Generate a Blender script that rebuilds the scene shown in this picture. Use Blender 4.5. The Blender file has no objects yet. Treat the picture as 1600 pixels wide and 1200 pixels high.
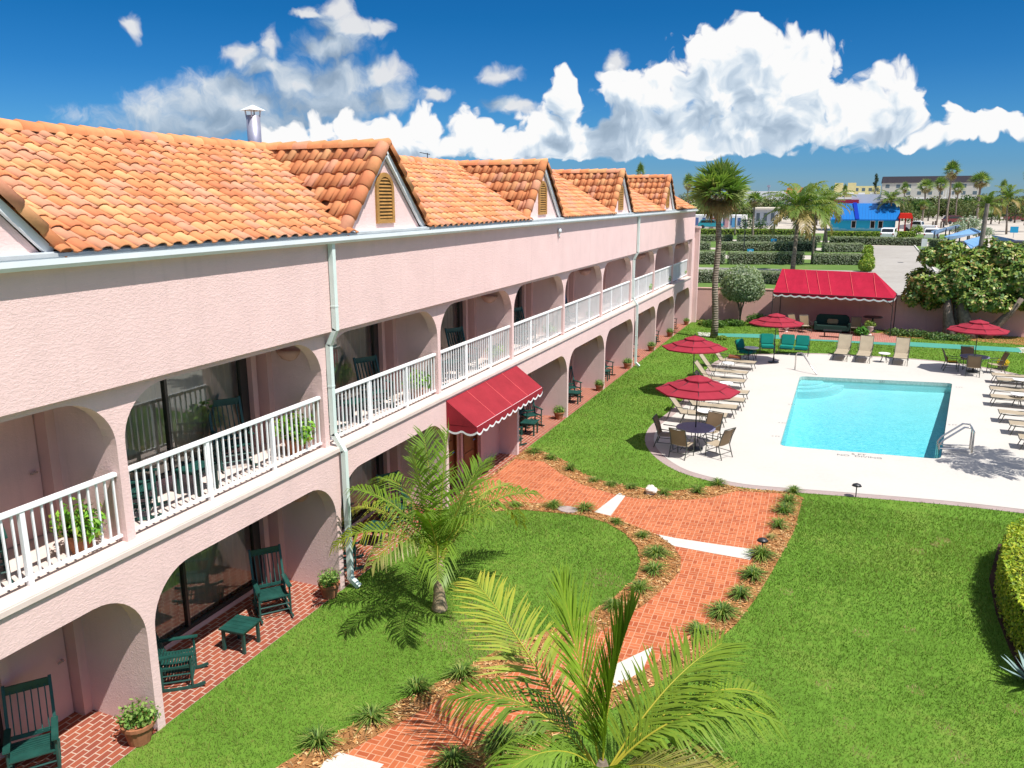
import bpy, bmesh, math, random
import numpy as np
from mathutils import Vector, Matrix
random.seed(7); RNG = np.random.default_rng(11)
SC = bpy.context.scene; COL = SC.collection
R_ = math.radians; PI = math.pi; W = 4.88
# ------------------------------------------------------------------ camera (fitted to the facade)
CAM = np.array([9.163751, -8.039245, 7.932403])
_pi, _ya, _ro, _f = R_(12.94295), R_(-22.445892), R_(-0.165877), 1261.7247
CF = np.array([math.sin(_ya)*math.cos(_pi), math.cos(_ya)*math.cos(_pi), -math.sin(_pi)])
CR = np.array([math.cos(_ya), -math.sin(_ya), 0.0]); CU = np.cross(CR, CF)
CR, CU = CR*math.cos(_ro)+CU*math.sin(_ro), -CR*math.sin(_ro)+CU*math.cos(_ro)
def ray(u, v): return CF + CR*(u-800)/_f - CU*(v-600)/_f
def at(u, v, z=0.0):
    """survey helper: the point of the level z seen at (u, v) of the 1600x1200 photograph"""
    d = ray(u, v); p = CAM + d*(z-CAM[2])/d[2]; return Vector(p)
def aty(u, v, y):
    d = ray(u, v); return Vector(CAM + d*(y-CAM[1])/d[1])
def atx(u, v, x):
    d = ray(u, v); return Vector(CAM + d*(x-CAM[0])/d[0])
def hgt(u, v, p):
    """height at which something standing at ground point p is seen at row v (same distance)"""
    d = ray(u, v); t = ((p[0]-CAM[0])*CF[0]+(p[1]-CAM[1])*CF[1])/(CF[0]*d[0]+CF[1]*d[1]); return CAM[2]+t*d[2]
cd = bpy.data.cameras.new('camera'); cam = bpy.data.objects.new('camera', cd); COL.objects.link(cam)
cam.matrix_world = Matrix(((CR[0], CU[0], -CF[0], CAM[0]), (CR[1], CU[1], -CF[1], CAM[1]), (CR[2], CU[2], -CF[2], CAM[2]), (0, 0, 0, 1)))
cd.sensor_width = 36; cd.lens = _f/1600*36; cd.clip_end = 20000; cd.clip_start = .1
SC.camera = cam
# ------------------------------------------------------------------ node helpers
class NT:
    def __init__(s, tree): s.t = tree; s.n = tree.nodes; s.l = tree.links
    def node(s, typ, **kw):
        n = s.n.new(typ)
        for k, v in kw.items(): setattr(n, k, v)
        return n
    def put(s, sock, v):
        if v is None: return
        if hasattr(v, 'is_output') or isinstance(v, bpy.types.NodeSocket): s.l.new(v, sock)
        else:
            try: sock.default_value = v
            except Exception: sock.default_value = (*v, 1.0)
    def m(s, op, a, b=None, c=None, clamp=False):
        n = s.node('ShaderNodeMath', operation=op, use_clamp=clamp)
        for i, x in enumerate((a, b, c)): s.put(n.inputs[i], x)
        return n.outputs[0]
    def vm(s, op, a, b=None, c=None, scale=None):
        n = s.node('ShaderNodeVectorMath', operation=op)
        for i, x in enumerate((a, b, c)): s.put(n.inputs[i], x)
        if scale is not None: s.put(n.inputs[3], scale)
        return n.outputs[1] if op in ('LENGTH', 'DOT_PRODUCT', 'DISTANCE') else n.outputs[0]
    def noise(s, vec, scale, detail=4, rough=.55, out=0, dist=0, dim='3D'):
        n = s.node('ShaderNodeTexNoise', noise_dimensions=dim); s.put(n.inputs['Vector'], vec)
        n.inputs['Scale'].default_value = scale; n.inputs['Detail'].default_value = detail
        n.inputs['Roughness'].default_value = rough; n.inputs['Distortion'].default_value = dist
        return n.outputs[out]
    def vor(s, vec, scale, out=0, feature='F1', rnd=1.0, dim='3D'):
        n = s.node('ShaderNodeTexVoronoi', feature=feature, voronoi_dimensions=dim); s.put(n.inputs['Vector'], vec)
        n.inputs['Scale'].default_value = scale; n.inputs['Randomness'].default_value = rnd
        return n.outputs[out]
    def ramp(s, fac, stops, interp='LINEAR'):
        n = s.node('ShaderNodeValToRGB'); e = n.color_ramp; e.interpolation = interp
        while len(e.elements) < len(stops): e.elements.new(.5)
        for el, (p, c) in zip(e.elements, stops):
            el.position = p; el.color = (*c, 1) if len(c) == 3 else c
        s.put(n.inputs[0], fac); return n.outputs[0]
    def mix(s, fac, a, b, blend='MIX'):
        n = s.node('ShaderNodeMix', data_type='RGBA', blend_type=blend)
        s.put(n.inputs[0], fac); s.put(n.inputs[6], a); s.put(n.inputs[7], b); return n.outputs[2]
    def smooth(s, x, a, b):
        n = s.node('ShaderNodeMapRange', interpolation_type='SMOOTHSTEP'); s.put(n.inputs[0], x)
        s.put(n.inputs[1], a); s.put(n.inputs[2], b); return n.outputs[0]
    def bump(s, h, strength, dist):
        n = s.node('ShaderNodeBump'); s.put(n.inputs['Height'], h)
        n.inputs['Strength'].default_value = strength; n.inputs['Distance'].default_value = dist
        return n.outputs[0]
    def geo(s, out='Position'): return s.node('ShaderNodeNewGeometry').outputs[out]
    def obj(s): return s.node('ShaderNodeTexCoord').outputs['Object']
    def xyz(s, v):
        n = s.node('ShaderNodeSeparateXYZ'); s.put(n.inputs[0], v); return n.outputs
    def comb(s, x=0., y=0., z=0.):
        n = s.node('ShaderNodeCombineXYZ')
        for i, a in enumerate((x, y, z)): s.put(n.inputs[i], a)
        return n.outputs[0]
def material(name):
    m = bpy.data.materials.new(name); m.use_nodes = True
    t = NT(m.node_tree); b = t.n['Principled BSDF']; return m, t, b
def mat(name, c, rough=.7, spec=.3, metal=0., var=.12, vscale=3., bump=0., bscale=30., bdist=.01):
    """plain painted or moulded stuff with a little mottling of its own"""
    m, t, b = material(name); p = t.obj()
    n = t.noise(p, vscale, 5)
    dk = tuple(x*(1-var) for x in c); lt = tuple(min(1, x*(1+var)) for x in c)
    t.put(b.inputs['Base Color'], t.ramp(n, [(.3, dk), (.7, lt)]))
    b.inputs['Roughness'].default_value = rough; b.inputs['Specular IOR Level'].default_value = spec
    b.inputs['Metallic'].default_value = metal
    if bump: t.put(b.inputs['Normal'], t.bump(t.noise(p, bscale, 5), bump, bdist))
    return m
def attr_mat(name, rough=.6, spec=.25, trans=0., var=.25, vscale=8., bump=0., bscale=40.):
    """colour carried per leaf / per tile by the mesh"""
    m, t, b = material(name)
    a = t.node('ShaderNodeAttribute', attribute_name='col').outputs[0]
    n = t.noise(t.geo(), vscale, 4)
    k = t.m('MULTIPLY_ADD', n, 2*var, 1-var)
    c = t.vm('SCALE', a, scale=k)
    t.put(b.inputs['Base Color'], c)
    b.inputs['Roughness'].default_value = rough; b.inputs['Specular IOR Level'].default_value = spec
    if bump: t.put(b.inputs['Normal'], t.bump(t.noise(t.geo(), bscale, 5), bump, .01))
    if trans:
        tr = t.node('ShaderNodeBsdfTranslucent'); t.put(tr.inputs[0], t.vm('MULTIPLY', c, (1.25, 1.35, .55)))
        mx = t.node('ShaderNodeMixShader'); mx.inputs[0].default_value = trans
        t.l.new(b.outputs[0], mx.inputs[1]); t.l.new(tr.outputs[0], mx.inputs[2])
        t.l.new(mx.outputs[0], t.n['Material Output'].inputs[0])
    return m
# ------------------------------------------------------------------ mesh helpers
class MB:
    def __init__(s): s.v = []; s.f = []
    def add(s, vs, fs):
        o = len(s.v); s.v += [tuple(x) for x in vs]; s.f += [tuple(i+o for i in f) for f in fs]; return s
    def box(s, x0, x1, y0, y1, z0, z1):
        return s.add([(x, y, z) for x in (x0, x1) for y in (y0, y1) for z in (z0, z1)],
                     [(0, 1, 3, 2), (4, 6, 7, 5), (0, 4, 5, 1), (2, 3, 7, 6), (0, 2, 6, 4), (1, 5, 7, 3)])
    def bar(s, a, b, w, h=None, up=(0, 0, 1)):
        a, b = Vector(a), Vector(b); d = (b-a).normalized(); u = Vector(up)
        if abs(d.dot(u)) > .98: u = Vector((1, 0, 0))
        r = d.cross(u).normalized(); u = r.cross(d); h = h or w
        vs = [p+r*(i*w/2)+u*(j*h/2) for p in (a, b) for i, j in ((-1, -1), (1, -1), (1, 1), (-1, 1))]
        return s.add(vs, [(0, 1, 2, 3), (7, 6, 5, 4), (0, 4, 5, 1), (1, 5, 6, 2), (2, 6, 7, 3), (3, 7, 4, 0)])
    def tube(s, pts, r, n=8, cap=True):
        pts = [Vector(p) for p in pts]; rr = r if isinstance(r, (list, tuple)) else [r]*len(pts)
        vs = []; ref = None
        for i, p in enumerate(pts):
            d = (pts[min(i+1, len(pts)-1)]-pts[max(i-1, 0)]).normalized()
            if ref is None: ref = Vector((1, 0, 0)) if abs(d.x) < .8 else Vector((0, 1, 0))
            a = (ref-d*ref.dot(d)).normalized(); ref = a; b = d.cross(a)
            vs += [p+(a*math.cos(k*2*PI/n)+b*math.sin(k*2*PI/n))*rr[i] for k in range(n)]
        fs = [(i*n+k, i*n+(k+1) % n, (i+1)*n+(k+1) % n, (i+1)*n+k) for i in range(len(pts)-1) for k in range(n)]
        if cap: fs += [tuple(range(n))[::-1], tuple((len(pts)-1)*n+k for k in range(n))]
        return s.add(vs, fs)
    def lathe(s, prof, n=16, c=(0, 0, 0), cap=True):
        vs = [(c[0]+r*math.cos(k*2*PI/n), c[1]+r*math.sin(k*2*PI/n), c[2]+z) for r, z in prof for k in range(n)]
        fs = [(i*n+k, i*n+(k+1) % n, (i+1)*n+(k+1) % n, (i+1)*n+k) for i in range(len(prof)-1) for k in range(n)]
        if cap: fs += [tuple(range(n))[::-1], tuple((len(prof)-1)*n+k for k in range(n))]
        return s.add(vs, fs)
    def prism(s, poly, axis, a, b):
        """poly: 2-D outline, extruded along axis from a to b"""
        def P(q, t): return {'x': (t, q[0], q[1]), 'y': (q[0], t, q[1]), 'z': (q[0], q[1], t)}[axis]
        n = len(poly); vs = [P(q, a) for q in poly]+[P(q, b) for q in poly]
        fs = [tuple(range(n))[::-1], tuple(range(n, 2*n))]+[(i, (i+1) % n, n+(i+1) % n, n+i) for i in range(n)]
        return s.add(vs, fs)
    def quad(s, *p): return s.add(p, [tuple(range(len(p)))])
    def xf(s, M): s.v = [tuple(M @ Vector(p)) for p in s.v]; return s
    def build(s, name, m, parent=None, smooth=False, bevel=0., col=None, recalc=True):
        me = bpy.data.meshes.new(name); me.from_pydata(s.v, [], s.f)
        if recalc:
            bm = bmesh.new(); bm.from_mesh(me); bmesh.ops.recalc_face_normals(bm, faces=bm.faces)
            if bevel: bmesh.ops.bevel(bm, geom=bm.edges[:], offset=bevel, segments=2, affect='EDGES', clamp_overlap=True)
            bm.to_mesh(me); bm.free()
        if smooth: me.polygons.foreach_set('use_smooth', [True]*len(me.polygons))
        if m is not None: me.materials.append(m)
        o = bpy.data.objects.new(name, me); COL.objects.link(o)
        if parent is not None: o.parent = parent
        return o
def arrmesh(name, V, F, m, parent=None, col=None, smooth=False):
    """fast mesh from numpy arrays; F has a fixed number of corners; col is one colour per vertex"""
    V = np.asarray(V, np.float32); F = np.asarray(F, np.int32); k = F.shape[1]
    me = bpy.data.meshes.new(name); me.vertices.add(len(V)); me.vertices.foreach_set('co', V.ravel())
    me.loops.add(F.size); me.loops.foreach_set('vertex_index', F.ravel())
    me.polygons.add(len(F)); me.polygons.foreach_set('loop_start', np.arange(0, F.size, k, dtype=np.int32))
    me.polygons.foreach_set('loop_total', np.full(len(F), k, np.int32))
    if smooth: me.polygons.foreach_set('use_smooth', np.ones(len(F), bool))
    me.update(calc_edges=True)
    if col is not None:
        c = np.ones((len(V), 4), np.float32); c[:, :3] = col
        me.color_attributes.new('col', 'FLOAT_COLOR', 'POINT').data.foreach_set('color', c.ravel())
    if m is not None: me.materials.append(m)
    o = bpy.data.objects.new(name, me); COL.objects.link(o)
    if parent is not None: o.parent = parent
    return o
def tag(o, label=None, cat=None, group=None, kind=None):
    if label: o['label'] = label
    if cat: o['category'] = cat
    if group: o['group'] = group
    if kind: o['kind'] = kind
    return o
def thing(name, label, cat, loc=(0, 0, 0), rz=0., group=None, scale=1.):
    o = bpy.data.objects.new(name, None); COL.objects.link(o); o.empty_display_size = .1
    o.location = loc; o.rotation_euler = (0, 0, rz); o.scale = (scale,)*3
    return tag(o, label, cat, group)
def dup(root, loc, rz=0., label=None, group=None, scale=None):
    r = root.copy(); COL.objects.link(r); r.location = loc; r.rotation_euler = (0, 0, rz)
    if label: r['label'] = label
    if group: r['group'] = group
    if scale: r.scale = (scale,)*3 if not isinstance(scale, tuple) else scale
    for ch in list(root.children):
        c = ch.copy(); COL.objects.link(c); c.parent = r
        for g in list(ch.children):
            d = g.copy(); COL.objects.link(d); d.parent = c
    return r
class Proto:
    """first call of place() moves the thing itself, later calls copy it with its parts"""
    def __init__(s, root): s.root = root; s.used = False
    def place(s, loc, rz=0., label=None, group=None, scale=None):
        if not s.used:
            s.used = True; o = s.root; o.location = loc; o.rotation_euler = (0, 0, rz)
            if label: o['label'] = label
            if group: o['group'] = group
            if scale: o.scale = (scale,)*3 if not isinstance(scale, tuple) else scale
            return o
        return dup(s.root, loc, rz, label, group, scale)
def sheet(name, outer, holes, z, m, kind='structure', parent=None):
    bm = bmesh.new()
    for loop in [outer]+list(holes):
        vs = [bm.verts.new((p[0], p[1], z)) for p in loop]
        for i in range(len(vs)): bm.edges.new((vs[i], vs[(i+1) % len(vs)]))
    bmesh.ops.triangle_fill(bm, edges=bm.edges[:], use_beauty=True, use_dissolve=False)
    for f in bm.faces:
        if f.normal.z < 0: f.normal_flip()
    me = bpy.data.meshes.new(name); bm.to_mesh(me); bm.free(); me.materials.append(m)
    o = bpy.data.objects.new(name, me); COL.objects.link(o)
    if parent is not None: o.parent = parent
    elif kind: o['kind'] = kind
    return o
def px(pts, z=0.): return [tuple(at(u, v, z))[:2] for u, v in pts]
def smooth_loop(pts, n=4, closed=True):
    P = [Vector((p[0], p[1], 0)) for p in pts]; out = []; N = len(P)
    rng = range(N) if closed else range(N-1)
    for i in rng:
        p0, p1, p2, p3 = (P[(i-1) % N], P[i], P[(i+1) % N], P[(i+2) % N]) if closed else (P[max(i-1, 0)], P[i], P[i+1], P[min(i+2, N-1)])
        for k in range(n):
            t = k/n
            q = .5*((2*p1)+(p2-p0)*t+(2*p0-5*p1+4*p2-p3)*t*t+(3*p1-p0-3*p2+p3)*t**3); out.append((q.x, q.y))
    if not closed: out.append((P[-1].x, P[-1].y))
    return out
def inside(pts, poly):
    x, y = pts[:, 0], pts[:, 1]; r = np.zeros(len(pts), bool); n = len(poly)
    for i in range(n):
        x1, y1 = poly[i]; x2, y2 = poly[(i+1) % n]
        c = ((y1 > y) != (y2 > y)) & (x < (x2-x1)*(y-y1)/((y2-y1) or 1e-9)+x1); r ^= c
    return r
def font_mesh(c):
    """lettering as a plain mesh"""
    o = bpy.data.objects.new('lettering', c); COL.objects.link(o); bpy.context.view_layer.update()
    me = bpy.data.meshes.new_from_object(o.evaluated_get(bpy.context.evaluated_depsgraph_get())); bpy.data.objects.remove(o); bpy.data.curves.remove(c); return me
# ------------------------------------------------------------------ sun and sky
SUN_AZ, SUN_EL = R_(21), R_(60.6)
SV = Vector((math.cos(SUN_EL)*math.cos(SUN_AZ), -math.cos(SUN_EL)*math.sin(SUN_AZ), math.sin(SUN_EL)))
sl = bpy.data.lights.new('sun', 'SUN'); sl.energy = 4.4; sl.angle = R_(.53); sl.color = (1, .962, .91)
so = bpy.data.objects.new('sun', sl); COL.objects.link(so); so.rotation_euler = SV.to_track_quat('Z', 'Y').to_euler()
def azel(u, v):
    d = ray(u, v); d = d/np.linalg.norm(d); return math.atan2(d[0], d[1]), math.asin(d[2])
CRISP = [(1110,75,45,30),(1160,68,42,30),(1205,95,60,40),(1262,103,52,34),(1130,130,90,60),(1230,150,110,70),(1000,150,62,42),(960,140,30,28),(1045,125,40,26),
 (1330,175,80,52),(1402,145,42,40),(1390,185,55,40),(1300,205,120,32),(1150,212,170,34),(1000,208,90,40),(1060,236,120,16),(920,238,60,20),
 (886,132,16,26),(880,165,26,28),(855,195,40,28),(905,215,50,30),(830,225,50,25),(860,242,90,16),
 (450,215,36,22),(510,203,32,24),(560,203,34,24),(612,203,38,26),(660,196,36,26),(735,208,36,26),(770,216,36,20),(640,228,210,22),(800,232,60,18),
 (1500,200,60,18),(1560,205,70,20),(1480,214,70,15),(1490,176,13,13),(1574,184,13,10),(1440,222,36,10),(1605,206,40,22)]
SOFT = [(545,45,36,20),(530,16,18,20),(586,48,16,11),(492,26,22,8),(378,86,28,16),(422,74,17,22),(345,135,45,24),(300,165,70,26),(235,178,44,18),(375,158,75,30),
 (480,128,52,28),(545,122,48,24),(600,116,32,20),(520,158,90,26),(612,158,36,22),(200,42,12,16),(782,115,20,12),(800,165,34,12),(340,192,150,22),(965,103,12,20),
 (520,75,50,16),(680,150,18,9),(430,110,40,14)]
wd = bpy.data.worlds.new('World'); SC.world = wd; wd.use_nodes = True
T = NT(wd.node_tree); bg = T.n['Background']
sky = T.node('ShaderNodeTexSky', sky_type='NISHITA'); sky.sun_disc = False
sky.sun_elevation = SUN_EL; sky.sun_rotation = math.atan2(SV.x, SV.y); sky.air_density = 1.0; sky.dust_density = .3; sky.ozone_density = 2.5
dirv = T.vm('NORMALIZE', T.node('ShaderNodeTexCoord').outputs['Generated'])
dx, dy, dz = T.xyz(dirv)
P2 = T.comb(T.m('ARCTAN2', dx, dy), T.m('ARCSINE', dz), 0.)
def cloud_group(name, blobs, k):
    g = bpy.data.node_groups.new(name, 'ShaderNodeTree')
    g.interface.new_socket('P', in_out='INPUT', socket_type='NodeSocketVector')
    g.interface.new_socket('Body', in_out='OUTPUT', socket_type='NodeSocketFloat')
    q = NT(g); gi = q.node('NodeGroupInput'); go = q.node('NodeGroupOutput'); p = gi.outputs[0]; acc = None
    for (u, v, a, b) in blobs:
        c = azel(u, v); e = azel(u+a, v); t = azel(u, v-b)
        ra = 1.12*math.hypot(e[0]-c[0], 0); rb = 1.12*(t[1]-c[1])
        ln = q.vm('LENGTH', q.vm('MULTIPLY_ADD', p, (1/ra, 1/rb, 0), (-c[0]/ra, -c[1]/rb, 0)))
        acc = ln if acc is None else q.m('SMOOTH_MIN', acc, ln, k)
    q.l.new(q.m('SUBTRACT', 1., acc), go.inputs[0]); return g
GC, GS = cloud_group('cumulus', CRISP, .3), cloud_group('loose_cloud', SOFT, .35)
def use(g, p):
    n = T.node('ShaderNodeGroup'); n.node_tree = g; T.put(n.inputs[0], p); return n.outputs[0]
def N2(p, sc, de, ro, out=0): return T.noise(p, sc, de, ro, out=out, dim='2D')
def warp(p, amt, sc):
    return T.vm('ADD', p, T.vm('SCALE', T.vm('SUBTRACT', N2(p, sc, 2, .5, 1), (.5, .5, .5)), scale=amt))
def billow(p):
    a = T.vor(p, 30, feature='SMOOTH_F1', dim='2D'); b = T.vor(p, 78, dim='2D'); c = N2(p, 60, 6, .6)
    s = T.m('MULTIPLY_ADD', a, -.95, .40); s = T.m('MULTIPLY_ADD', b, -.50, T.m('ADD', s, .20))
    return T.m('MULTIPLY_ADD', T.m('SUBTRACT', c, .5), .75, s)
pw = warp(P2, .04, 16); pw = warp(pw, .010, 70)
OFF = (.009, .013, 0)
gc0 = use(GC, pw); bl0, bl1 = billow(pw), billow(T.vm('ADD', pw, OFF))
flat = T.m('MULTIPLY', T.smooth(T.m('MULTIPLY_ADD', T.m('SUBTRACT', N2(P2, 22, 3, .5), .5), .018, T.m('ARCSINE', dz)), .052, .030), -1.3)
d0 = T.m('ADD', T.m('MULTIPLY_ADD', gc0, 1.25, bl0), flat)
body = T.m('SUBTRACT', gc0, use(GC, T.vm('ADD', pw, (.012, .04, 0))))
ac = T.smooth(d0, -.08, .36)
lit = T.m('ADD', T.m('MULTIPLY_ADD', T.m('SUBTRACT', bl0, bl1), .46, .57), T.m('MULTIPLY', body, .46))
lit = T.m('MULTIPLY_ADD', T.m('SUBTRACT', N2(pw, 8, 5, .58), .53), 1.15, lit)
lit = T.m('ADD', lit, T.m('MULTIPLY', T.smooth(d0, .7, .05), .22))
ps = warp(warp(P2, .030, 18), .012, 70)
gs0 = use(GS, ps); sn = N2(ps, 26, 9, .62); s0 = T.m('MULTIPLY_ADD', T.m('SUBTRACT', sn, .5), 2.0, T.m('MULTIPLY_ADD', gs0, 1.15, .12))
s1 = T.m('MULTIPLY', T.m('SUBTRACT', gs0, use(GS, T.vm('ADD', ps, (.012, .03, 0)))), .38)
n1 = T.m('SUBTRACT', sn, N2(T.vm('ADD', ps, OFF), 26, 9, .62))
asf = T.m('MULTIPLY', T.smooth(s0, -.45, .85), .90)
lits = T.m('ADD', T.m('MULTIPLY_ADD', n1, .55, .36), s1)
CRMP = [(0, (.30, .40, .52)), (.32, (.42, .53, .66)), (.54, (.60, .71, .83)), (.74, (.86, .92, .97)), (.85, (1.0, 1.0, 1.0))]
cc = T.ramp(lit, CRMP); cs = T.ramp(lits, CRMP)
SKY_S = .10
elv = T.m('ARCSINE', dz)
skc = T.mix(1.0, sky.outputs[0], T.ramp(elv, [(0., (.26, .43, .70)), (.035, (.165, .365, .665)), (.08, (.125, .36, .64)), (.14, (.062, .30, .57)), (.20, (.032, .275, .525)), (.26, (.03, .265, .52)), (.38, (.22, .50, .72)), (.6, (2.1, 1.5, 1.12))]), 'MULTIPLY')  # zenith whitened and brightened above the view as added fill for shaded porches
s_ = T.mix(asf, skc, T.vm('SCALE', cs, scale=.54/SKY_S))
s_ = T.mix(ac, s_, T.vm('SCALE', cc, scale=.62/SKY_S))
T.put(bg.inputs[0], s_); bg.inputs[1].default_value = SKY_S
wd.cycles.sampling_method = 'MANUAL'; wd.cycles.sample_map_resolution = 512
SC.view_settings.view_transform = 'Standard'; SC.view_settings.look = 'None'; SC.view_settings.gamma = 1.0; SC.view_settings.exposure = 0.65
cy = SC.cycles; cy.max_bounces = 8; cy.transparent_max_bounces = 16; cy.diffuse_bounces = 4; cy.glossy_bounces = 3; cy.caustics_reflective = False; cy.caustics_refractive = False
cy.use_denoising = True
# ------------------------------------------------------------------ materials
def stucco_mat(name, c, amt=.5):
    m, t, b = material(name); p = t.obj()
    n = t.noise(p, 1.1, 6, .6); k = t.noise(t.vm('MULTIPLY', p, (1, .25, 1)), 9, 5)
    base = t.ramp(n, [(.25, tuple(x*.93 for x in c)), (.75, tuple(min(1, x*1.05) for x in c))])
    st = t.smooth(t.noise(t.vm('MULTIPLY', p, (3, 3, .25)), 1.6, 6, .65), .52, .76)
    base = t.mix(t.m('MULTIPLY', st, .34), base, tuple(x*.72 for x in c))
    t.put(b.inputs['Base Color'], base); b.inputs['Roughness'].default_value = .92; b.inputs['Specular IOR Level'].default_value = .1
    h = t.m('ADD', t.smooth(t.noise(t.vm('MULTIPLY', p, (1, .42, 1.0)), 30, 4, .6, dist=.8), .42, .62), t.m('MULTIPLY', t.noise(p, 55, 3), .35))
    t.put(b.inputs['Normal'], t.bump(h, amt, .02)); return m
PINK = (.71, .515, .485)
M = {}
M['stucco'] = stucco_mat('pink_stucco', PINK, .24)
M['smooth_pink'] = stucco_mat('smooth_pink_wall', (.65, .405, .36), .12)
M['wallpink'] = stucco_mat('garden_wall_pink', (.66, .40, .35), .35)
M['white'] = mat('white_paint', (.78, .80, .80), .35, .4, var=.04)
M['gutter'] = mat('pale_gutter_metal', (.66, .71, .73), .35, .4, var=.06, vscale=1.5)
M['spout'] = mat('pale_green_spout', (.60, .70, .66), .4, .4, var=.06, vscale=2)
M['slab'] = mat('pale_concrete', (.64, .53, .475), .85, .15, var=.08, vscale=2.5, bump=.15)
M['green'] = mat('green_painted_wood', (.012, .062, .05), .42, .45, var=.25, vscale=6)
M['blackmetal'] = mat('dark_metal', (.02, .02, .022), .4, .5, var=.2)
M['bronze'] = mat('bronze_frame', (.035, .03, .027), .35, .5, var=.15)
M['wood'] = mat('brown_door_wood', (.20, .062, .022), .45, .35, var=.3, vscale=2)
M['louver'] = mat('ochre_wood', (.36, .19, .055), .6, .25, var=.2, vscale=6)
M['terracotta'] = mat('terracotta_pot', (.34, .14, .07), .85, .15, var=.25, vscale=9, bump=.1)
M['lampclay'] = mat('clay_lamp', (.55, .33, .28), .8, .15, var=.1)
M['steel'] = mat('stainless_steel', (.62, .60, .57), .22, .5, metal=.9, var=.05)
M['zinc'] = mat('zinc_flue', (.42, .42, .50), .38, .5, metal=.55, var=.15, vscale=4)
M['olive'] = mat('olive_frame', (.055, .06, .045), .4, .5, var=.2)
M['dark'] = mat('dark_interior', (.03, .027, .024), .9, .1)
def fabric(name, c, rough=.85, weave=220, trans=0.):
    m, t, b = material(name); p = t.obj()
    n = t.noise(p, 2.2, 5, .6); q = t.noise(p, weave, 2)
    base = t.ramp(n, [(.3, tuple(x*.88 for x in c)), (.7, tuple(min(1, x*1.08) for x in c))])
    t.put(b.inputs['Base Color'], base); b.inputs['Roughness'].default_value = rough; b.inputs['Specular IOR Level'].default_value = .15
    t.put(b.inputs['Normal'], t.bump(t.m('ADD', q, t.m('MULTIPLY', t.noise(p, 3.5, 3), 1.5)), .25, .01))
    if trans:
        tr = t.node('ShaderNodeBsdfTranslucent'); t.put(tr.inputs[0], base)
        mx = t.node('ShaderNodeMixShader'); mx.inputs[0].default_value = trans
        t.l.new(b.outputs[0], mx.inputs[1]); t.l.new(tr.outputs[0], mx.inputs[2]); t.l.new(mx.outputs[0], t.n['Material Output'].inputs[0])
    return m
M['red'] = fabric('red_canvas', (.29, .026, .036), trans=.12)
M['umb'] = fabric('umbrella_canvas', (.31, .028, .047), trans=.15)
M['sling'] = fabric('beige_sling', (.40, .335, .24), trans=.2)
M['slingbr'] = fabric('brown_sling', (.23, .165, .10), trans=.2)
M['teal'] = fabric('teal_cushion', (.006, .17, .135))
M['curtain'] = fabric('beige_curtain', (.72, .60, .43), weave=60)
M['towel'] = fabric('blue_towel', (.14, .17, .50))
M['yellowcloth'] = fabric('yellow_cloth', (.75, .5, .02))
M['whitetop'] = mat('white_table_top', (.82, .82, .80), .3, .4, var=.03)
M['bluetop'] = mat('slate_blue_table_top', (.20, .20, .31), .35, .4, var=.15, vscale=12)
m, t, b = material('door_glass')
gl = t.node('ShaderNodeBsdfGlossy'); gl.inputs['Roughness'].default_value = .015; t.put(gl.inputs[0], (.92, .95, .93))
tp = t.node('ShaderNodeBsdfTransparent'); t.put(tp.inputs[0], (.93, .91, .87))
fr = t.node('ShaderNodeFresnel'); fr.inputs[0].default_value = 1.9
mx = t.node('ShaderNodeMixShader'); t.put(mx.inputs[0], t.m('MULTIPLY_ADD', fr.outputs[0], 1.0, .04, clamp=True))
t.l.new(tp.outputs[0], mx.inputs[1]); t.l.new(gl.outputs[0], mx.inputs[2]); t.l.new(mx.outputs[0], t.n['Material Output'].inputs[0]); M['glass'] = m
def brick_mat(name, c1, c2, mortar, bw, bh, ms, off=.5, rot=0.):
    m, t, b = material(name); p = t.geo()
    mp = t.node('ShaderNodeMapping'); t.put(mp.inputs[0], p); mp.inputs['Rotation'].default_value = (0, 0, rot)
    k = t.node('ShaderNodeTexBrick'); t.put(k.inputs['Vector'], mp.outputs[0])
    k.inputs['Scale'].default_value = 1; k.inputs['Brick Width'].default_value = bw; k.inputs['Row Height'].default_value = bh
    k.inputs['Mortar Size'].default_value = ms; k.inputs['Mortar Smooth'].default_value = .15; k.inputs['Bias'].default_value = 0.; k.offset = off
    t.put(k.inputs['Color1'], c1); t.put(k.inputs['Color2'], c2); t.put(k.inputs['Mortar'], mortar)
    n = t.noise(p, 1.7, 6, .6); q = t.noise(p, 38, 4)
    c = t.vm('SCALE', k.outputs[0], scale=t.m('ADD', t.m('MULTIPLY_ADD', n, .5, .6), t.m('MULTIPLY', q, .3)))
    t.put(b.inputs['Base Color'], c); b.inputs['Roughness'].default_value = .85; b.inputs['Specular IOR Level'].default_value = .15
    t.put(b.inputs['Normal'], t.bump(t.m('ADD', t.m('MULTIPLY', k.outputs[1], -1.), t.m('MULTIPLY', q, .4)), .35, .008)); return m
M['porchbrick'] = brick_mat('porch_brick', (.31, .085, .045), (.23, .062, .04), (.46, .345, .27), .235, .115, .010, rot=PI/2)
M['coping'] = brick_mat('brick_border', (.30, .22, .20), (.25, .18, .17), (.38, .32, .29), .2, .1, .01, rot=PI/2)
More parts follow.
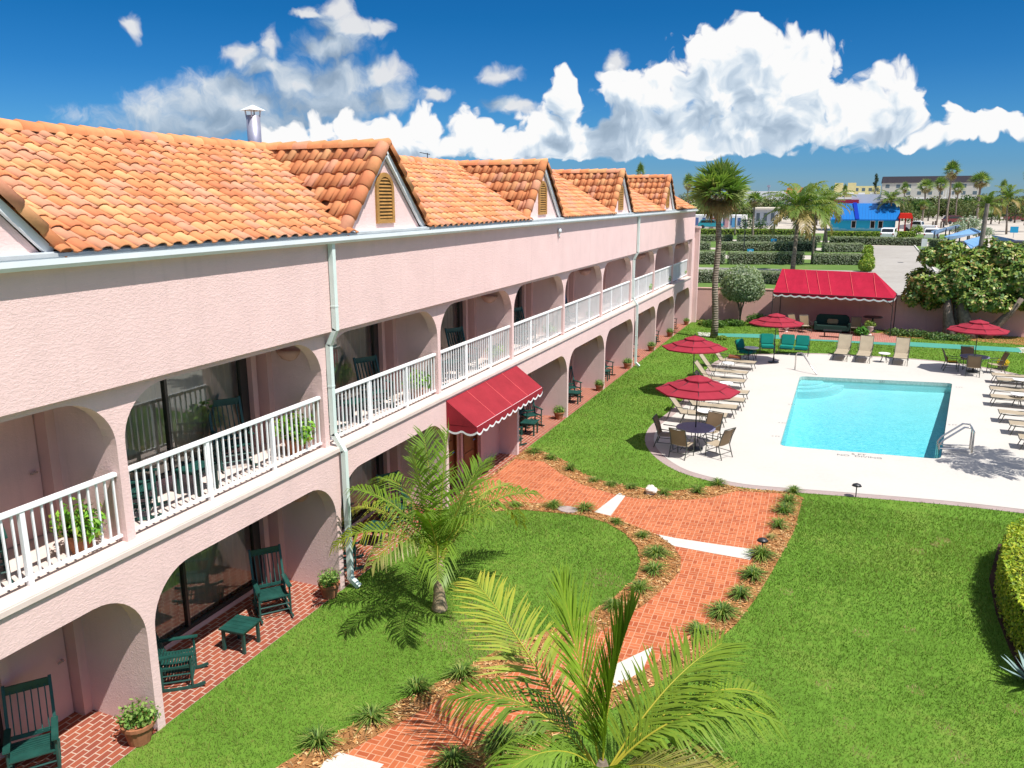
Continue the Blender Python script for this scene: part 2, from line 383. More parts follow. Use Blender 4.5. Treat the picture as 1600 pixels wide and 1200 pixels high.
def weave_mat(name):
    """paving of square panels split into bricks laid alternately along and across"""
    m, t, b = material(name); p = t.geo()
    mp = t.node('ShaderNodeMapping'); t.put(mp.inputs[0], p); mp.inputs['Rotation'].default_value = (0, 0, R_(-2)); mp.inputs['Scale'].default_value = (1/.195,)*3
    X, Y, _ = t.xyz(mp.outputs[0])
    ix, iy = t.m('FLOOR', X), t.m('FLOOR', Y); fx, fy = t.m('FRACT', X), t.m('FRACT', Y)
    par = t.m('MODULO', t.m('ABSOLUTE', t.m('ADD', ix, iy)), 2.)
    s = t.m('ADD', t.m('MULTIPLY', par, fx), t.m('MULTIPLY', t.m('SUBTRACT', 1., par), fy))
    dm = t.m('ABSOLUTE', t.m('SUBTRACT', s, .5))
    def edge(a): return t.m('MINIMUM', a, t.m('SUBTRACT', 1., a))
    ed = t.m('MINIMUM', t.m('MINIMUM', edge(fx), edge(fy)), dm)
    mo = t.smooth(ed, .05, .028)
    wn = t.node('ShaderNodeTexWhiteNoise'); t.put(wn.inputs[0], t.comb(ix, iy, t.m('FLOOR', t.m('MULTIPLY', s, 2.))))
    bc = t.ramp(wn.outputs[0], [(0, (.31, .075, .030)), (.5, (.39, .108, .042)), (1, (.45, .14, .06))])
    bc = t.mix(mo, bc, (.47, .25, .15))
    q = t.noise(p, 40, 4); n = t.noise(p, 1.3, 6, .6)
    c = t.vm('SCALE', bc, scale=t.m('ADD', t.m('MULTIPLY_ADD', n, .4, .68), t.m('MULTIPLY', q, .24)))
    t.put(b.inputs['Base Color'], c); b.inputs['Roughness'].default_value = .85; b.inputs['Specular IOR Level'].default_value = .15
    t.put(b.inputs['Normal'], t.bump(t.m('MULTIPLY_ADD', mo, -1., t.m('MULTIPLY', q, .3)), .3, .006)); return m
M['weave'] = weave_mat('path_brick')
M['tile'] = attr_mat('roof_tile', rough=.92, spec=.06, var=.26, vscale=5, bump=.25, bscale=45)
M['leaf'] = attr_mat('foliage', rough=.55, spec=.25, trans=.30, var=.2)
M['palmleaf'] = attr_mat('palm_foliage', rough=.45, spec=.35, trans=.30, var=.15)
M['bark'] = mat('grey_bark', (.17, .135, .11), .95, .05, var=.4, vscale=7, bump=.8, bscale=18, bdist=.03)
def palmbark():
    m, t, b = material('ringed_palm_bark'); p = t.obj(); _, _, z = t.xyz(p)
    w = t.m('SINE', t.m('MULTIPLY_ADD', z, 46., t.m('MULTIPLY', t.noise(p, 4, 3), 5.)))
    t.put(b.inputs['Base Color'], t.ramp(t.m('ADD', t.m('MULTIPLY', w, .12), t.noise(p, 6, 5)), [(.3, (.13, .10, .075)), (.7, (.30, .245, .19))]))
    b.inputs['Roughness'].default_value = .95; t.put(b.inputs['Normal'], t.bump(w, .6, .02)); return m
M['palmbark'] = palmbark(); M['youngbark'] = mat('young_palm_stem', (.36, .27, .17), .9, .1, var=.35, vscale=9, bump=.6, bscale=20, bdist=.03)

# ------------------------------------------------------------------ hotel wing
I0, I1 = -3, 9                     # bays run from pier I0 to pier I1 along +y, facade plane x = 0
Y0, Y1 = I0*W, I1*W
ZF, ZP, ZG = 3.06, 5.42, 7.11      # balcony floor, underside of parapet, underside of gutter
hotel = thing('hotel_building', 'pink stucco two-storey hotel wing with arched balconies and orange tile roof', 'building')
def arcade(z0, zsp, zcr, ztop, xf, th, hw=.075, rx=.82):
    b = MB(); prof = []
    for i in range(I0, I1):
        y = i*W; L = [(y, z0), (y+hw, z0), (y+hw, zsp)]
        for k in range(1, 11):
            a = k/10*PI/2; L.append((y+hw+rx*(1-math.cos(a)), zsp+(zcr-zsp)*math.sin(a)))
        L += [(2*y+W-q[0], q[1]) for q in L[::-1]]; prof += L
    for (ya, za), (yb, zb) in zip(prof, prof[1:]):
        if abs(ya-yb) < 1e-6:
            if abs(za-zb) > 1e-6: b.quad((xf, ya, za), (xf, ya, zb), (xf-th, ya, zb), (xf-th, ya, za))
            continue
        b.quad((xf, ya, za), (xf, yb, zb), (xf, yb, ztop), (xf, ya, ztop))
        b.quad((xf-th, ya, za), (xf-th, yb, zb), (xf-th, yb, ztop), (xf-th, ya, ztop))
        b.quad((xf, ya, za), (xf, yb, zb), (xf-th, yb, zb), (xf-th, ya, za))
    return b
arcade(0, 1.62, 2.46, ZF-.1, 0., .27).build('arcade_wall', M['stucco'], hotel)
arcade(ZF+.02, 4.55, 5.30, ZP, -.17, .25).build('arcade_wall', M['stucco'], hotel)
MB().box(-.52, 0., Y0, Y1+.75, ZP, ZG+.02).build('parapet_wall', M['stucco'], hotel)
b = MB().box(-.5, .05, Y0, Y1-.07, ZF-.09, ZF+.02); b.build('balcony_ledge', M['slab'], hotel, bevel=.018)
MB().box(-1.75, -.505, Y0, Y1, ZF-.2, ZF).build('balcony_floor', M['slab'], hotel)
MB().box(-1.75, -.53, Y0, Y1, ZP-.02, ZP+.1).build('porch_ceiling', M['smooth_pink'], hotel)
for i in range(I0, I1+1):
    MB().box(-1.62, -.272, i*W-.073, i*W+.073, 0, ZF-.2).build('partition_wall', M['stucco'], hotel)
    MB().box(-1.62, -.422, i*W-.073, i*W+.073, ZF, ZP).build('partition_wall', M['stucco'], hotel)
MB().box(-1.9, .28, Y1+.95, Y1+1.2, 0, 6.05).box(-1.95, .33, Y1+.9, Y1+1.25, 6.05, 6.16).build('wing_wall', M['stucco'], hotel)
MB().box(-.3, 0, Y1+.078, Y1+.95, 0, ZP).build('end_wall', M['stucco'], hotel)
# shell behind the porches
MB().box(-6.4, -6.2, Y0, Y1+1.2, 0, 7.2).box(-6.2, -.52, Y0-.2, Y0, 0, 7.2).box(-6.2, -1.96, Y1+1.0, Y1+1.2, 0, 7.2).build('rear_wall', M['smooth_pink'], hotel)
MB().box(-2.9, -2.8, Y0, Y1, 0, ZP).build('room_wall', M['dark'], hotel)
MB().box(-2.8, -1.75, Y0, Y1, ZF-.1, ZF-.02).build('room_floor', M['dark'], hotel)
BX = -1.62
def back(i, z0, z1, narrow, head):
    """room front of one bay: sliding glass door, then a flush pink closet door by the far partition"""
    ya, yb = i*W+.073, (i+1)*W-.073
    gw1 = yb-(.42 if narrow else 1.25); g0 = ya+.16
    w = MB().box(BX-.12, BX, ya, g0, z0, z1).box(BX-.12, BX, gw1, yb, z0, z1).box(BX-.12, BX, g0, gw1, z0, z0+.10).box(BX-.12, BX, g0, gw1, head, z1)
    w.box(BX, BX+.10, gw1+.002, gw1+.14, z0+.002, z1-.002).box(BX, BX+.26, yb-.15, yb, z0+.002, z1-.002)
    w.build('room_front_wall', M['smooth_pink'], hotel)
    if not narrow:
        d = MB().box(BX, BX+.04, gw1+.17, yb-.17, z0+.02, z0+2.08).build('closet_door', M['smooth_pink'], hotel)
        MB().tube([(BX+.04, yb-.26, z0+1.0), (BX+.10, yb-.26, z0+1.0), (BX+.10, yb-.36, z0+1.0)], .014, 6).lathe([(.03, 0), (.03, .01)], 8).build('handle', M['steel'], d) if False else MB().tube([(BX+.04, yb-.26, z0+1.0), (BX+.10, yb-.26, z0+1.0), (BX+.10, yb-.36, z0+1.0)], .016, 6).build('handle', M['steel'], d)
    f = MB(); h0, h1 = z0+.10, head
    for yy in (g0, (g0+gw1)/2-.03, gw1-.06): f.box(BX-.10, BX-.01, yy, yy+.06, h0+.06, h1-.06)
    f.box(BX-.10, BX-.008, g0, gw1, h0, h0+.06).box(BX-.10, BX-.008, g0, gw1, h1-.06, h1)
    if narrow: f.box(BX-.09, BX-.012, gw1-.20, gw1-.06, h0+.06, h1-.06)
    fo = f.build('sliding_door', M['bronze'], hotel)
    MB().quad((BX-.055, g0+.05, h0+.05), (BX-.055, gw1-.05, h0+.05), (BX-.055, gw1-.05, h1-.05), (BX-.055, g0+.05, h1-.05)).build('glass_pane', M['glass'], fo, recalc=False)
    c = MB(); n = 110; vs = []
    ca, cb = g0+.05+(0 if i % 3 else .9), gw1-.05
    for k in range(n+1):
        y = ca+(cb-ca)*k/n; x = BX-.25+.035*math.sin(k*1.05)+.012*math.sin(k*2.6+i); vs += [(x, y, h0-.02), (x, y, h1)]
    c.add(vs, [(2*k, 2*k+2, 2*k+3, 2*k+1) for k in range(n)]); c.build('curtain', M['curtain'], fo, smooth=True, recalc=False)
for i in range(I0, I1):
    if i != 2: back(i, 0.0, ZF-.2, i != -1, 2.40)
    back(i, ZF, ZP-.02, i != -1, ZF+2.24)
# entrance bay under the awning: two wooden doors between pink panels
ya, yb = 2*W+.073, 3*W-.073; EX = -.62
e = MB()
for y0_, y1_ in ((ya, ya+.75), (ya+1.68, ya+2.12), (ya+3.05, yb)): e.box(EX-.12, EX, y0_, y1_, 0, ZF-.2)
e.box(EX-.12, EX, ya+.75, ya+1.68, 2.2, ZF-.2).box(EX-.12, EX, ya+2.12, ya+3.05, 2.2, ZF-.2).box(EX, EX+.07, ya+1.84, ya+1.96, 0, ZF-.2).box(EX, EX+.1, ya+3.12, ya+3.3, 0, ZF-.2)
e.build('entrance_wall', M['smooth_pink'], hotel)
for y0_, y1_ in ((ya+.75, ya+1.68), (ya+2.12, ya+3.05)):
    d = MB().box(EX-.10, EX-.05, y0_+.06, y1_-.06, .02, 2.14).box(EX-.12, EX+.03, y0_, y0_+.06, 0, 2.2).box(EX-.12, EX+.03, y1_-.06, y1_, 0, 2.2).box(EX-.12, EX+.03, y0_+.06, y1_-.06, 2.14, 2.2)
    for z_ in (.2, .85, 1.5): d.box(EX-.05, EX-.03, y0_+.16, y1_-.16, z_, z_+.5)
    d = d.build('entrance_door', M['wood'], hotel)
    MB().tube([(EX-.05, y1_-.17, 1.0), (EX+.01, y1_-.17, 1.0), (EX+.01, y1_-.29, 1.0)], .014, 6).build('handle', M['steel'], d)
# balcony railings
for i in range(I0, I1):
    ya, yb = i*W+.085, (i+1)*W-.085; xr = -.26; b = MB()
    n = 33
    for k in range(n+1):
        y = ya+.05+(yb-ya-.1)*k/n; b.box(xr-.013, xr+.013, y-.013, y+.013, ZF+.14, ZF+1.02)
    b.box(xr-.022, xr+.022, ya, yb, ZF+.10, ZF+.14)
    r = b.build('railing', M['white'], hotel)
    MB().box(xr-.045, xr+.045, ya-.008, yb+.008, ZF+1.02, ZF+1.085).build('handrail', M['white'], r, bevel=.012)
    for f in (.345, .69):
        y = ya+(yb-ya)*f; MB().box(xr-.034, xr+.034, y-.034, y+.034, ZF+.022, ZF+1.019).build('post', M['white'], r)
# gutter with back flashing, downspouts
g = MB().prism([(.0, ZG), (.17, ZG), (.205, ZG+.05), (.205, ZG+.12), (.18, ZG+.12), (.17, ZG+.05), (.02, ZG+.03), (.0, ZG+.03)], 'y', Y0-.2, Y1+.78)
g.build('gutter', M['gutter'], hotel)
MB().box(-.03, .0, Y0-.2, Y1+.78, ZG+.021, ZG+.19).build('fascia_board', M['gutter'], hotel)
def spout(y):
    b = MB(); s = .05
    b.box(.02, .02+2*s, y-s, y+s, ZP+.02, ZG)
    b.bar((.07, y, ZP+.05), (-.10, y-.0, ZP-.28), 2*s, 2*s, up=(1, 0, 0)).box(-.155, -.055, y-s, y+s, ZF+.24, ZP-.26)
    b.bar((-.105, y, ZF+.27), (.12, y, ZF-.08), 2*s, 2*s, up=(1, 0, 0)).box(.07, .17, y-s, y+s, .20, ZF-.06)
    b.bar((.12, y, .22), (.30, y+.03, .05), 2*s, 2*s, up=(1, 0, 0))
    for z in (5.9, 4.3, 1.5): b.box(.015 if z > 5.5 else (-.16 if z > 3 else .065), .125 if z > 5.5 else (-.05 if z > 3 else .175), y-s-.006, y+s+.006, z, z+.03)
    b.build('downspout', M['spout'], hotel)
spout(W+.13); spout(6*W+.13)
for i in list(range(0, I1, 2)):
    for z in ((ZP-.42), 2.03):
        if z < 3 and i == 2: continue
        y = (i+1)*W-.08; MB().lathe([(.02, -.24), (.16, -.19), (.25, -.08), (.285, .0), (.26, .0), (.2, -.09)], 14).xf(Matrix.Translation((-.92, y, z+.04)) @ Matrix.Diagonal((1, .72, 1, 1))).build('wall_lamp', M['lampclay'], hotel, smooth=True)
MB().lathe([(.05, 0), (.075, .03), (.06, .12), (.02, .14)], 12).tube([(0, 0, 0), (0, 0, -.18)], .018, 6).xf(Matrix.Translation((.06, 18.25, 6.80))).build('security_lamp', M['gutter'], hotel, smooth=True)
# ------------------------------------------------------------------ tiled roofs
TC = .68*np.array([(.57, .215, .09), (.62, .335, .155), (.56, .28, .185), (.52, .175, .085), (.60, .26, .115), (.60, .295, .14), (.54, .245, .16)])+.32*np.array([.57, .255, .125])
def tiles(name, p0, es, et, ns, nt, ps, pt, keep, parent, prob):
    """S-tiles: p0 eave corner, es unit along the eave, et unit up the slope, keep(point) drops what lies under other roofs"""
    p0, es, et = map(np.array, (p0, es, et)); nn = np.cross(es, et)
    if nn[2] < 0: nn = -nn
    a = np.linspace(0, PI, 6); wb = ps*.64
    prof = [(wb/2-wb/2*math.cos(t), wb*.29*math.sin(t)) for t in a]+[(wb+(ps-wb)*.5, -.012), (ps+.004, .0)]
    V, F, Cc = [], [], []
    for j in range(nt):
        for i in range(ns):
            c = p0+es*((i+.5)*ps)+et*((j+.5)*pt)
            if not keep(c): continue
            col = TC[RNG.choice(len(TC), p=prob)]*RNG.uniform(.88, 1.1); o = len(V); k = len(prof); sk = RNG.normal(0, .004, 3)
            for (dt, dn) in ((-.035, .034), (pt+.01, .004)):
                for s, h in prof: V.append(p0+es*(i*ps+s)+et*(j*pt+dt)+nn*(h+dn)+sk)
            for s, h in prof: V.append(p0+es*(i*ps+s)+et*(j*pt-.03)+nn*(h+.012)+sk)
            for q in range(k-1):
                F.append((o+q, o+q+1, o+k+q+1, o+k+q)); F.append((o+q, o+2*k+q, o+2*k+q+1, o+q+1))
            Cc += [col]*(3*k)
    return arrmesh(name, V, F, M['tile'], parent, np.array(Cc))
def caps(V, F, Cc, p0, p1, r, n, up, flat=1.0):
    p0, p1, up = map(np.array, (p0, p1, up)); d = p1-p0; L = np.linalg.norm(d); d = d/L; s = np.cross(d, up); s /= np.linalg.norm(s); u = np.cross(s, d)
    for k in range(n):
        col = TC[RNG.choice(len(TC), p=[.36, .1, .12, .06, .24, .08, .04])]*RNG.uniform(.9, 1.1); o = len(V)
        for (t, rr, up_) in ((k*L/n-.03, r, .012), ((k+1)*L/n, r*.86, 0.)):
            for q in range(9):
                a = PI*(q/8)*1.1-.05*PI; V.append(p0+d*t+s*(rr*math.cos(a))+u*(rr*math.sin(a)*flat+up_))
        F += [(o+q, o+q+1, o+10+q, o+9+q) for q in range(8)]; F.append  # barrel
        c0 = len(V); V.append(p0+d*(k*L/n-.03)); Cc += [col]*18+[col*.6]
        F += [(o+q+1, o+q, c0, c0) for q in range(8)]
EX0, EZ0, RX, RZ = .075, 7.285, -3.22, 9.02
sl_ = (RZ-EZ0)/(EX0-RX)
def zmain(x): return EZ0+(EX0-x)*sl_
DH, DS = 1.70, (RZ-7.30)/1.70
DC = [(2*k+1.5)*W+.06 for k in range(-2, 4)]
def zdorm(y): return max(RZ-abs(y-c)*DS for c in DC)
et = np.array([RX-EX0, 0, RZ-EZ0]); LT = np.linalg.norm(et); et = et/LT
def keep_main(c): return zdorm(c[1]) < zmain(c[0])+.05
nt = 13; roof = tiles('roof', (EX0, Y0-.2, EZ0), (0, 1, 0), et, int((Y1+.85-Y0)/.305), nt, .305, LT/nt, keep_main, hotel, [.23, .15, .24, .10, .13, .10, .05])
MB().quad((-.36, Y0-.2, zmain(-.36)-.02), (-.36, Y1+.65, zmain(-.36)-.02), (RX, Y1+.65, RZ-.02), (RX, Y0-.2, RZ-.02)).quad((RX, Y0-.2, RZ-.02), (RX, Y1+.65, RZ-.02), (-6.6, Y1+.65, EZ0-.02), (-6.6, Y0-.2, EZ0-.02)).build('roof_deck', mat('roof_underlay', (.30, .13, .07), .9, .1), roof)
V, F, Cc = [], [], []; caps(V, F, Cc, (RX, Y0-.2, RZ+.0), (RX, Y1+.65, RZ+.0), .155, 150, (0, 0, 1))
arrmesh('ridge_caps', V, F, M['tile'], roof, np.array(Cc))
MB().box(EX0-.06, EX0-.01, Y0-.2, Y1+.65, ZG+.13, EZ0+.0).build('bird_stop', mat('grey_mortar', (.42, .45, .45), .9, .1), roof)
GX = -.16
MB().box(-.40, -.031, Y0-.2, Y1+.65, ZG+.17, ZG+.185).build('flashing', M['white'], hotel)
for c in DC:
    for_ = MB().prism([(c-DH+.12, ZG+.1), (c+DH-.12, ZG+.1), (c, RZ-.16)], 'x', GX-.1, GX).build('dormer', M['stucco'], hotel)
    for sgn in (-1, 1):
        e_t = np.array([0, -sgn, DS]); LL = np.linalg.norm(e_t)*DH; e_t = e_t/np.linalg.norm(e_t)
        kp = lambda q: RZ-abs(q[1]-c)*DS > zmain(q[0])-.06
        tiles('dormer_roof', (GX+.02, c+sgn*DH, 7.31), (-1, 0, 0), e_t, 11, 6, .305, LL/6, kp, for_, [.34, .13, .15, .06, .22, .06, .04])
        MB().quad((GX+.1, c, RZ-.03), (GX+.1, c+sgn*DH, 7.27), (EX0-.1, c+sgn*DH, 7.27), (RX+.1, c, RZ-.03)).build('roof_deck', bpy.data.materials['roof_underlay'], for_)
        V, F, Cc = [], [], []; caps(V, F, Cc, (GX+.06, c+sgn*(DH+.03), 7.28), (GX+.06, c+sgn*.06, RZ+.02), .15, 6, (.25, 0, 1), .95)
        arrmesh('rake_tiles', V, F, M['tile'], for_, np.array(Cc))
        MB().bar((GX+.06, c+sgn*(DH-.10), 7.29), (GX+.06, c+sgn*.0, RZ-.13), .11, .07, up=(1, 0, 0)).build('barge_board', M['gutter'], for_)
    V, F, Cc = [], [], []; caps(V, F, Cc, (GX+.12, c, RZ), (RX, c, RZ), .155, 8, (0, 0, 1)); arrmesh('ridge_caps', V, F, M['tile'], for_, np.array(Cc))
    # louvred vent: arched frame and slats
    yv, w_, z0_, zs_ = c-.02, .36, 7.42, 8.12
    out = [(yv-w_, z0_)]+[(yv-w_*math.cos(k*PI/12), zs_+w_*math.sin(k*PI/12)) for k in range(13)]+[(yv+w_, z0_)]
    inn = [(yv-.27, z0_+.09)]+[(yv-.27*math.cos(k*PI/12), zs_+.27*math.sin(k*PI/12)) for k in range(13)]+[(yv+.27, z0_+.09)]
    b = MB(); n = len(out)
    for k in range(n):
        k2 = (k+1) % n
        for xa in (GX+.05,): b.quad((xa, *out[k]), (xa, *out[k2]), (xa, *inn[k2]), (xa, *inn[k]))
        b.quad((GX, *out[k]), (GX, *out[k2]), (GX+.05, *out[k2]), (GX+.05, *out[k])); b.quad((GX, *inn[k]), (GX, *inn[k2]), (GX+.05, *inn[k2]), (GX+.05, *inn[k]))
    for k in range(12):
        z = z0_+.12+k*.072; hw = .27 if z < zs_ else math.sqrt(max(0, .27**2-(z-zs_)**2))
        if hw > .06: b.quad((GX+.008, yv-hw, z+.05), (GX+.008, yv+hw, z+.05), (GX+.042, yv+hw, z), (GX+.042, yv-hw, z)).box(GX+.034, GX+.044, yv-hw, yv+hw, z-.012, z+.002)
    b.build('louvre_vent', M['louver'], for_)
    MB().prism(inn, 'x', GX+.001, GX+.005).build('vent_back', M['dark'], for_)
# flue behind the ridge
p = atx(398, 219, -3.9); b = MB().lathe([(.16, -.8), (.16, .55)], 14); b = b.xf(Matrix.Translation((-3.9, p.y, p.z))); fl = b.build('flue', M['zinc'], hotel, smooth=True)
b = MB().lathe([(.30, .66), (.02, .78)], 4)
for k in range(4): b.bar((.15*math.cos(k*PI/2), .15*math.sin(k*PI/2), .5), (.17*math.cos(k*PI/2), .17*math.sin(k*PI/2), .67), .03)
b.xf(Matrix.Translation((-3.9, p.y, p.z)) @ Matrix.Rotation(.5, 4, 'Z')).build('flue_cap', M['gutter'], fl)
p = atx(668, 247, -3.6); MB().tube([(-3.6, p.y, p.z-.3), (-3.6, p.y, p.z+.16)], .015, 5).tube([(-3.6, p.y-.5, p.z+.15), (-3.6, p.y+.15, p.z+.12)], .012, 5).build('antenna', M['blackmetal'], hotel)
# entrance awning
ya, yb = 9.74, 14.50; zt, zf_, xf_ = 2.92, 2.52, .86
za = 2.30
b = MB().quad((.004, ya, zt), (.004, yb, zt), (xf_, yb, za), (xf_, ya, za)).quad((.0, ya, zt), (xf_, ya, za), (.0, ya, za-.02)).quad((.0, yb, zt), (xf_, yb, za), (.0, yb, za-.02))
aw = b.build('entrance_awning', M['red'], hotel, recalc=False)
def valance(path, z, h, n, name, m, parent, dz=0., off=0.004, trim=.035):
    """scalloped strip hanging along a path of ground points; a white trim follows its wavy hem"""
    b, t_ = MB(), MB(); pts = []
    for (x0, y0_), (x1, y1_) in zip(path, path[1:]):
        L = math.hypot(x1-x0, y1_-y0_); k = max(2, int(L*n*6))
        for q in range(k): pts.append((x0+(x1-x0)*q/k, y0_+(y1_-y0_)*q/k, (q/k)*round(L*n)))
    pts.append((*path[-1], 0)); hem = []
    for x, y, s in pts: hem.append(z-h*(.62+.38*abs(math.sin(PI*s))**.8))
    for k in range(len(pts)-1):
        a, c = pts[k], pts[k+1]
        b.quad((a[0], a[1], z), (c[0], c[1], z), (c[0], c[1], hem[k+1]), (a[0], a[1], hem[k]))
        for f in (-off, off): t_.quad((a[0]+f, a[1]-f, hem[k]+trim), (c[0]+f, c[1]-f, hem[k+1]+trim), (c[0]+f, c[1]-f, hem[k+1]-.004), (a[0]+f, a[1]-f, hem[k]-.004))
    v = b.build(name, m, parent, recalc=False); t_.build('white_trim', M['white'], v, recalc=False); return v
valance([(.004, ya), (xf_+.002, ya), (xf_+.002, yb), (.004, yb)], za, .24, 2.6, 'valance', M['red'], aw, trim=.05)
b = MB()
for f in (.25, .5, .75):
    y = ya+(yb-ya)*f; b.bar((.01, y, zt+.004), (xf_, y, za+.004), .02, .006)
b.build('seam', fabric('red_seam', (.60, .10, .10)), aw)
fr_ = MB().tube([(.02, ya+.02, za), (xf_-.02, ya+.02, za), (xf_-.02, yb-.02, za), (.02, yb-.02, za)], .014, 6); fr_.build('frame', M['white'], aw)
# ------------------------------------------------------------------ ground
def ground_mat(name, stops, sc=(.5, 6), rough=.95, bump=.3):
    m, t, b = material(name); p = t.geo()
    n = t.m('ADD', t.m('MULTIPLY', t.noise(p, sc[0], 6, .65), .6), t.m('MULTIPLY', t.noise(p, sc[1], 5, .6), .4))
    t.put(b.inputs['Base Color'], t.ramp(n, stops)); b.inputs['Roughness'].default_value = rough; b.inputs['Specular IOR Level'].default_value = .08
    t.put(b.inputs['Normal'], t.bump(t.noise(p, sc[1]*5, 4), bump, .02)); return m
M['soil'] = ground_mat('turf_base', [(.35, (.075, .15, .018)), (.5, (.10, .20, .024)), (.62, (.14, .22, .035)), (.72, (.20, .21, .06))])
M['mulch'] = ground_mat('wood_chip_mulch', [(.3, (.20, .09, .035)), (.48, (.36, .17, .065)), (.7, (.48, .27, .12))], (2.2, 45), bump=.9)
M['sand'] = ground_mat('sandy_ground', [(.3, (.33, .29, .24)), (.55, (.44, .40, .345)), (.75, (.50, .46, .41))], (.06, 1.2))
M['verge'] = ground_mat('far_grass', [(.3, (.07, .13, .03)), (.55, (.11, .18, .045)), (.75, (.22, .22, .09))], (.15, 2.5))
M['road'] = ground_mat('pale_asphalt', [(.3, (.26, .24, .215)), (.55, (.34, .32, .29)), (.8, (.41, .39, .36))], (.12, 2.))
M['deck'] = ground_mat('pool_deck_paint', [(.25, (.43, .405, .365)), (.5, (.485, .46, .42)), (.8, (.51, .485, .445))], (.35, 9), rough=.7, bump=.12)
M['conc'] = ground_mat('pale_slab', [(.3, (.44, .43, .39)), (.7, (.55, .54, .49))], (1.2, 14), bump=.15)
M['court'] = ground_mat('turquoise_court_paint', [(.3, (.055, .235, .18)), (.7, (.085, .30, .235))], (.6, 8), rough=.6, bump=.1)
M['edge'] = ground_mat('stone_border', [(.3, (.28, .215, .20)), (.7, (.38, .31, .29))], (1.5, 16), bump=.4)
POOL = [tuple(at(u, v))[:2] for u, v in ((1250, 588), (1488, 599), (1470, 718), (1218, 697))]
cx_ = sum(p[0] for p in POOL)/4; cy_ = sum(p[1] for p in POOL)/4
def rounded(poly, r=.3, n=5):
    out = []; N = len(poly)
    for i in range(N):
        p, a, c = Vector(poly[i]), Vector(poly[i-1]), Vector(poly[(i+1) % N]); u, w = (a-p).normalized(), (c-p).normalized()
        s, e = p+u*r, p+w*r
        for k in range(n+1):
            t = k/n; q = s*(1-t)**2+p*2*t*(1-t)+e*t*t; out.append((q.x, q.y))
    return out
PL = rounded(POOL)
big = [(-400, -150), (1600, -150), (1600, 3200), (-1600, 3200)]
sheet('ground', [(-900, -60), (1400, -60), (2400, 5200), (-2600, 5200)], [[(-.5, -16), (23, -16), (23, 45.5), (-.5, 45.5)]], -.06, M['sand'])
lawn = sheet('lawn', [(-.02, -16), (23, -16), (23, 47.6), (-.02, 47.6)], [PL], 0., M['soil'])
sheet('porch_floor', [(-2.0, Y0), (.0, Y0), (.0, Y1+.95), (-2.0, Y1+.95)], [], .012, M['porchbrick'])
# pool deck
DKP = [(1605, 803), (1500, 791), (1400, 782), (1300, 774), (1222, 768), (1160, 762), (1110, 752), (1060, 737), (1028, 718), (1011, 699), (1008, 682), (1018, 664), (1042, 646), (1070, 622), (1092, 597), (1104, 577), (1122, 563), (1160, 555), (1240, 552), (1300, 553), (1420, 560), (1500, 568), (1570, 580), (1620, 592)]
DK = smooth_loop(px(DKP), 4, closed=False)+[(23, at(1620, 592).y-3), (23, at(1605, 803).y-2.0)]
ctr = Vector((cx_+.5, cy_))
def inset(poly, d):
    out = []; n = len(poly)
    for i in range(n):
        a, b = Vector(poly[i-1]), Vector(poly[(i+1) % n]); t = (b-a).normalized(); nrm = Vector((-t.y, t.x))
        p = Vector(poly[i]); q = p+nrm*d
        if (q-ctr).length > (p-ctr).length: q = p-nrm*d
        out.append((q.x, q.y))
    return out
DKI = inset(DK, .30)
sheet('deck_border', DK, [PL], .006, M['edge'])
deck = sheet('pool_deck', DKI, [PL], .012, M['deck'])
# pool basin: walls, floor, water
m, t, b = material('pool_plaster'); p = t.geo()
t.put(b.inputs['Base Color'], t.ramp(t.noise(p, 1.5, 4), [(.3, (.52, .70, .71)), (.7, (.58, .75, .76))])); b.inputs['Roughness'].default_value = .6; M['plaster'] = m
basin = MB(); n = len(PL)
for i in range(n):
    a, c = PL[i], PL[(i+1) % n]; basin.quad((*a, .012), (*c, .012), (*c, -1.3), (*a, -1.3))
basin.add([(*q, -1.25+.80*max(0, min(1, ((q[1]-cy_)+6)/12))) for q in PL], [tuple(range(n))]); bs = basin.build('pool_basin', M['plaster']); bs['kind'] = 'structure'
cp = MB()
for i in range(n):
    a, c = Vector(PL[i]), Vector(PL[(i+1) % n]); cc_ = Vector((cx_, cy_))
    a2, c2 = a+(cc_-a).normalized()*.012, c+(cc_-c).normalized()*.012
    cp.quad((*a2, .010), (*c2, .010), (*c2, -.17), (*a2, -.17))
M['bandtile'] = mat('waterline_tile', (.34, .44, .40), .3, .4, var=.2, vscale=14)
cp.build('waterline_band', M['bandtile'], bs)
# curved steps in the far corner by the handrail
c0 = Vector(POOL[0]); st = MB()
ux = (Vector(POOL[1])-c0).normalized(); uy = (Vector(POOL[3])-c0).normalized()
for k, r in enumerate((1.0, 1.45, 1.9)):
    z1 = -.16-.07*k; pts = [c0+ux*.05+uy*.05]+[c0+(ux*math.cos(a)+uy*math.sin(a))*r for a in [j/12*PI/2 for j in range(13)]]
    st.prism([(q.x, q.y) for q in pts], 'z', -1.29, z1)
st.build('pool_steps', M['plaster'], bs)
m, t, b = material('pool_water'); p = t.geo()
tp = t.node('ShaderNodeBsdfTransparent'); rp = t.noise(t.vm('MULTIPLY', p, (1, 1.5, 1)), 7, 5, .65, dist=1.2)
depthy = t.smooth(t.xyz(p)[1], cy_-7, cy_+7)
tint = t.mix(t.smooth(rp, .36, .58), (.22, .70, .79), (.52, .90, .93))  # dark and pale ripples in the tint stand in for caustic light
t.put(tp.inputs[0], t.mix(depthy, tint, (.60, .92, .94)))
gl = t.node('ShaderNodeBsdfGlossy'); gl.inputs['Roughness'].default_value = .02
nb = t.bump(t.m('ADD', rp, t.m('MULTIPLY', t.noise(p, 3.2, 3), .7)), .16, .05); t.put(gl.inputs['Normal'], nb)
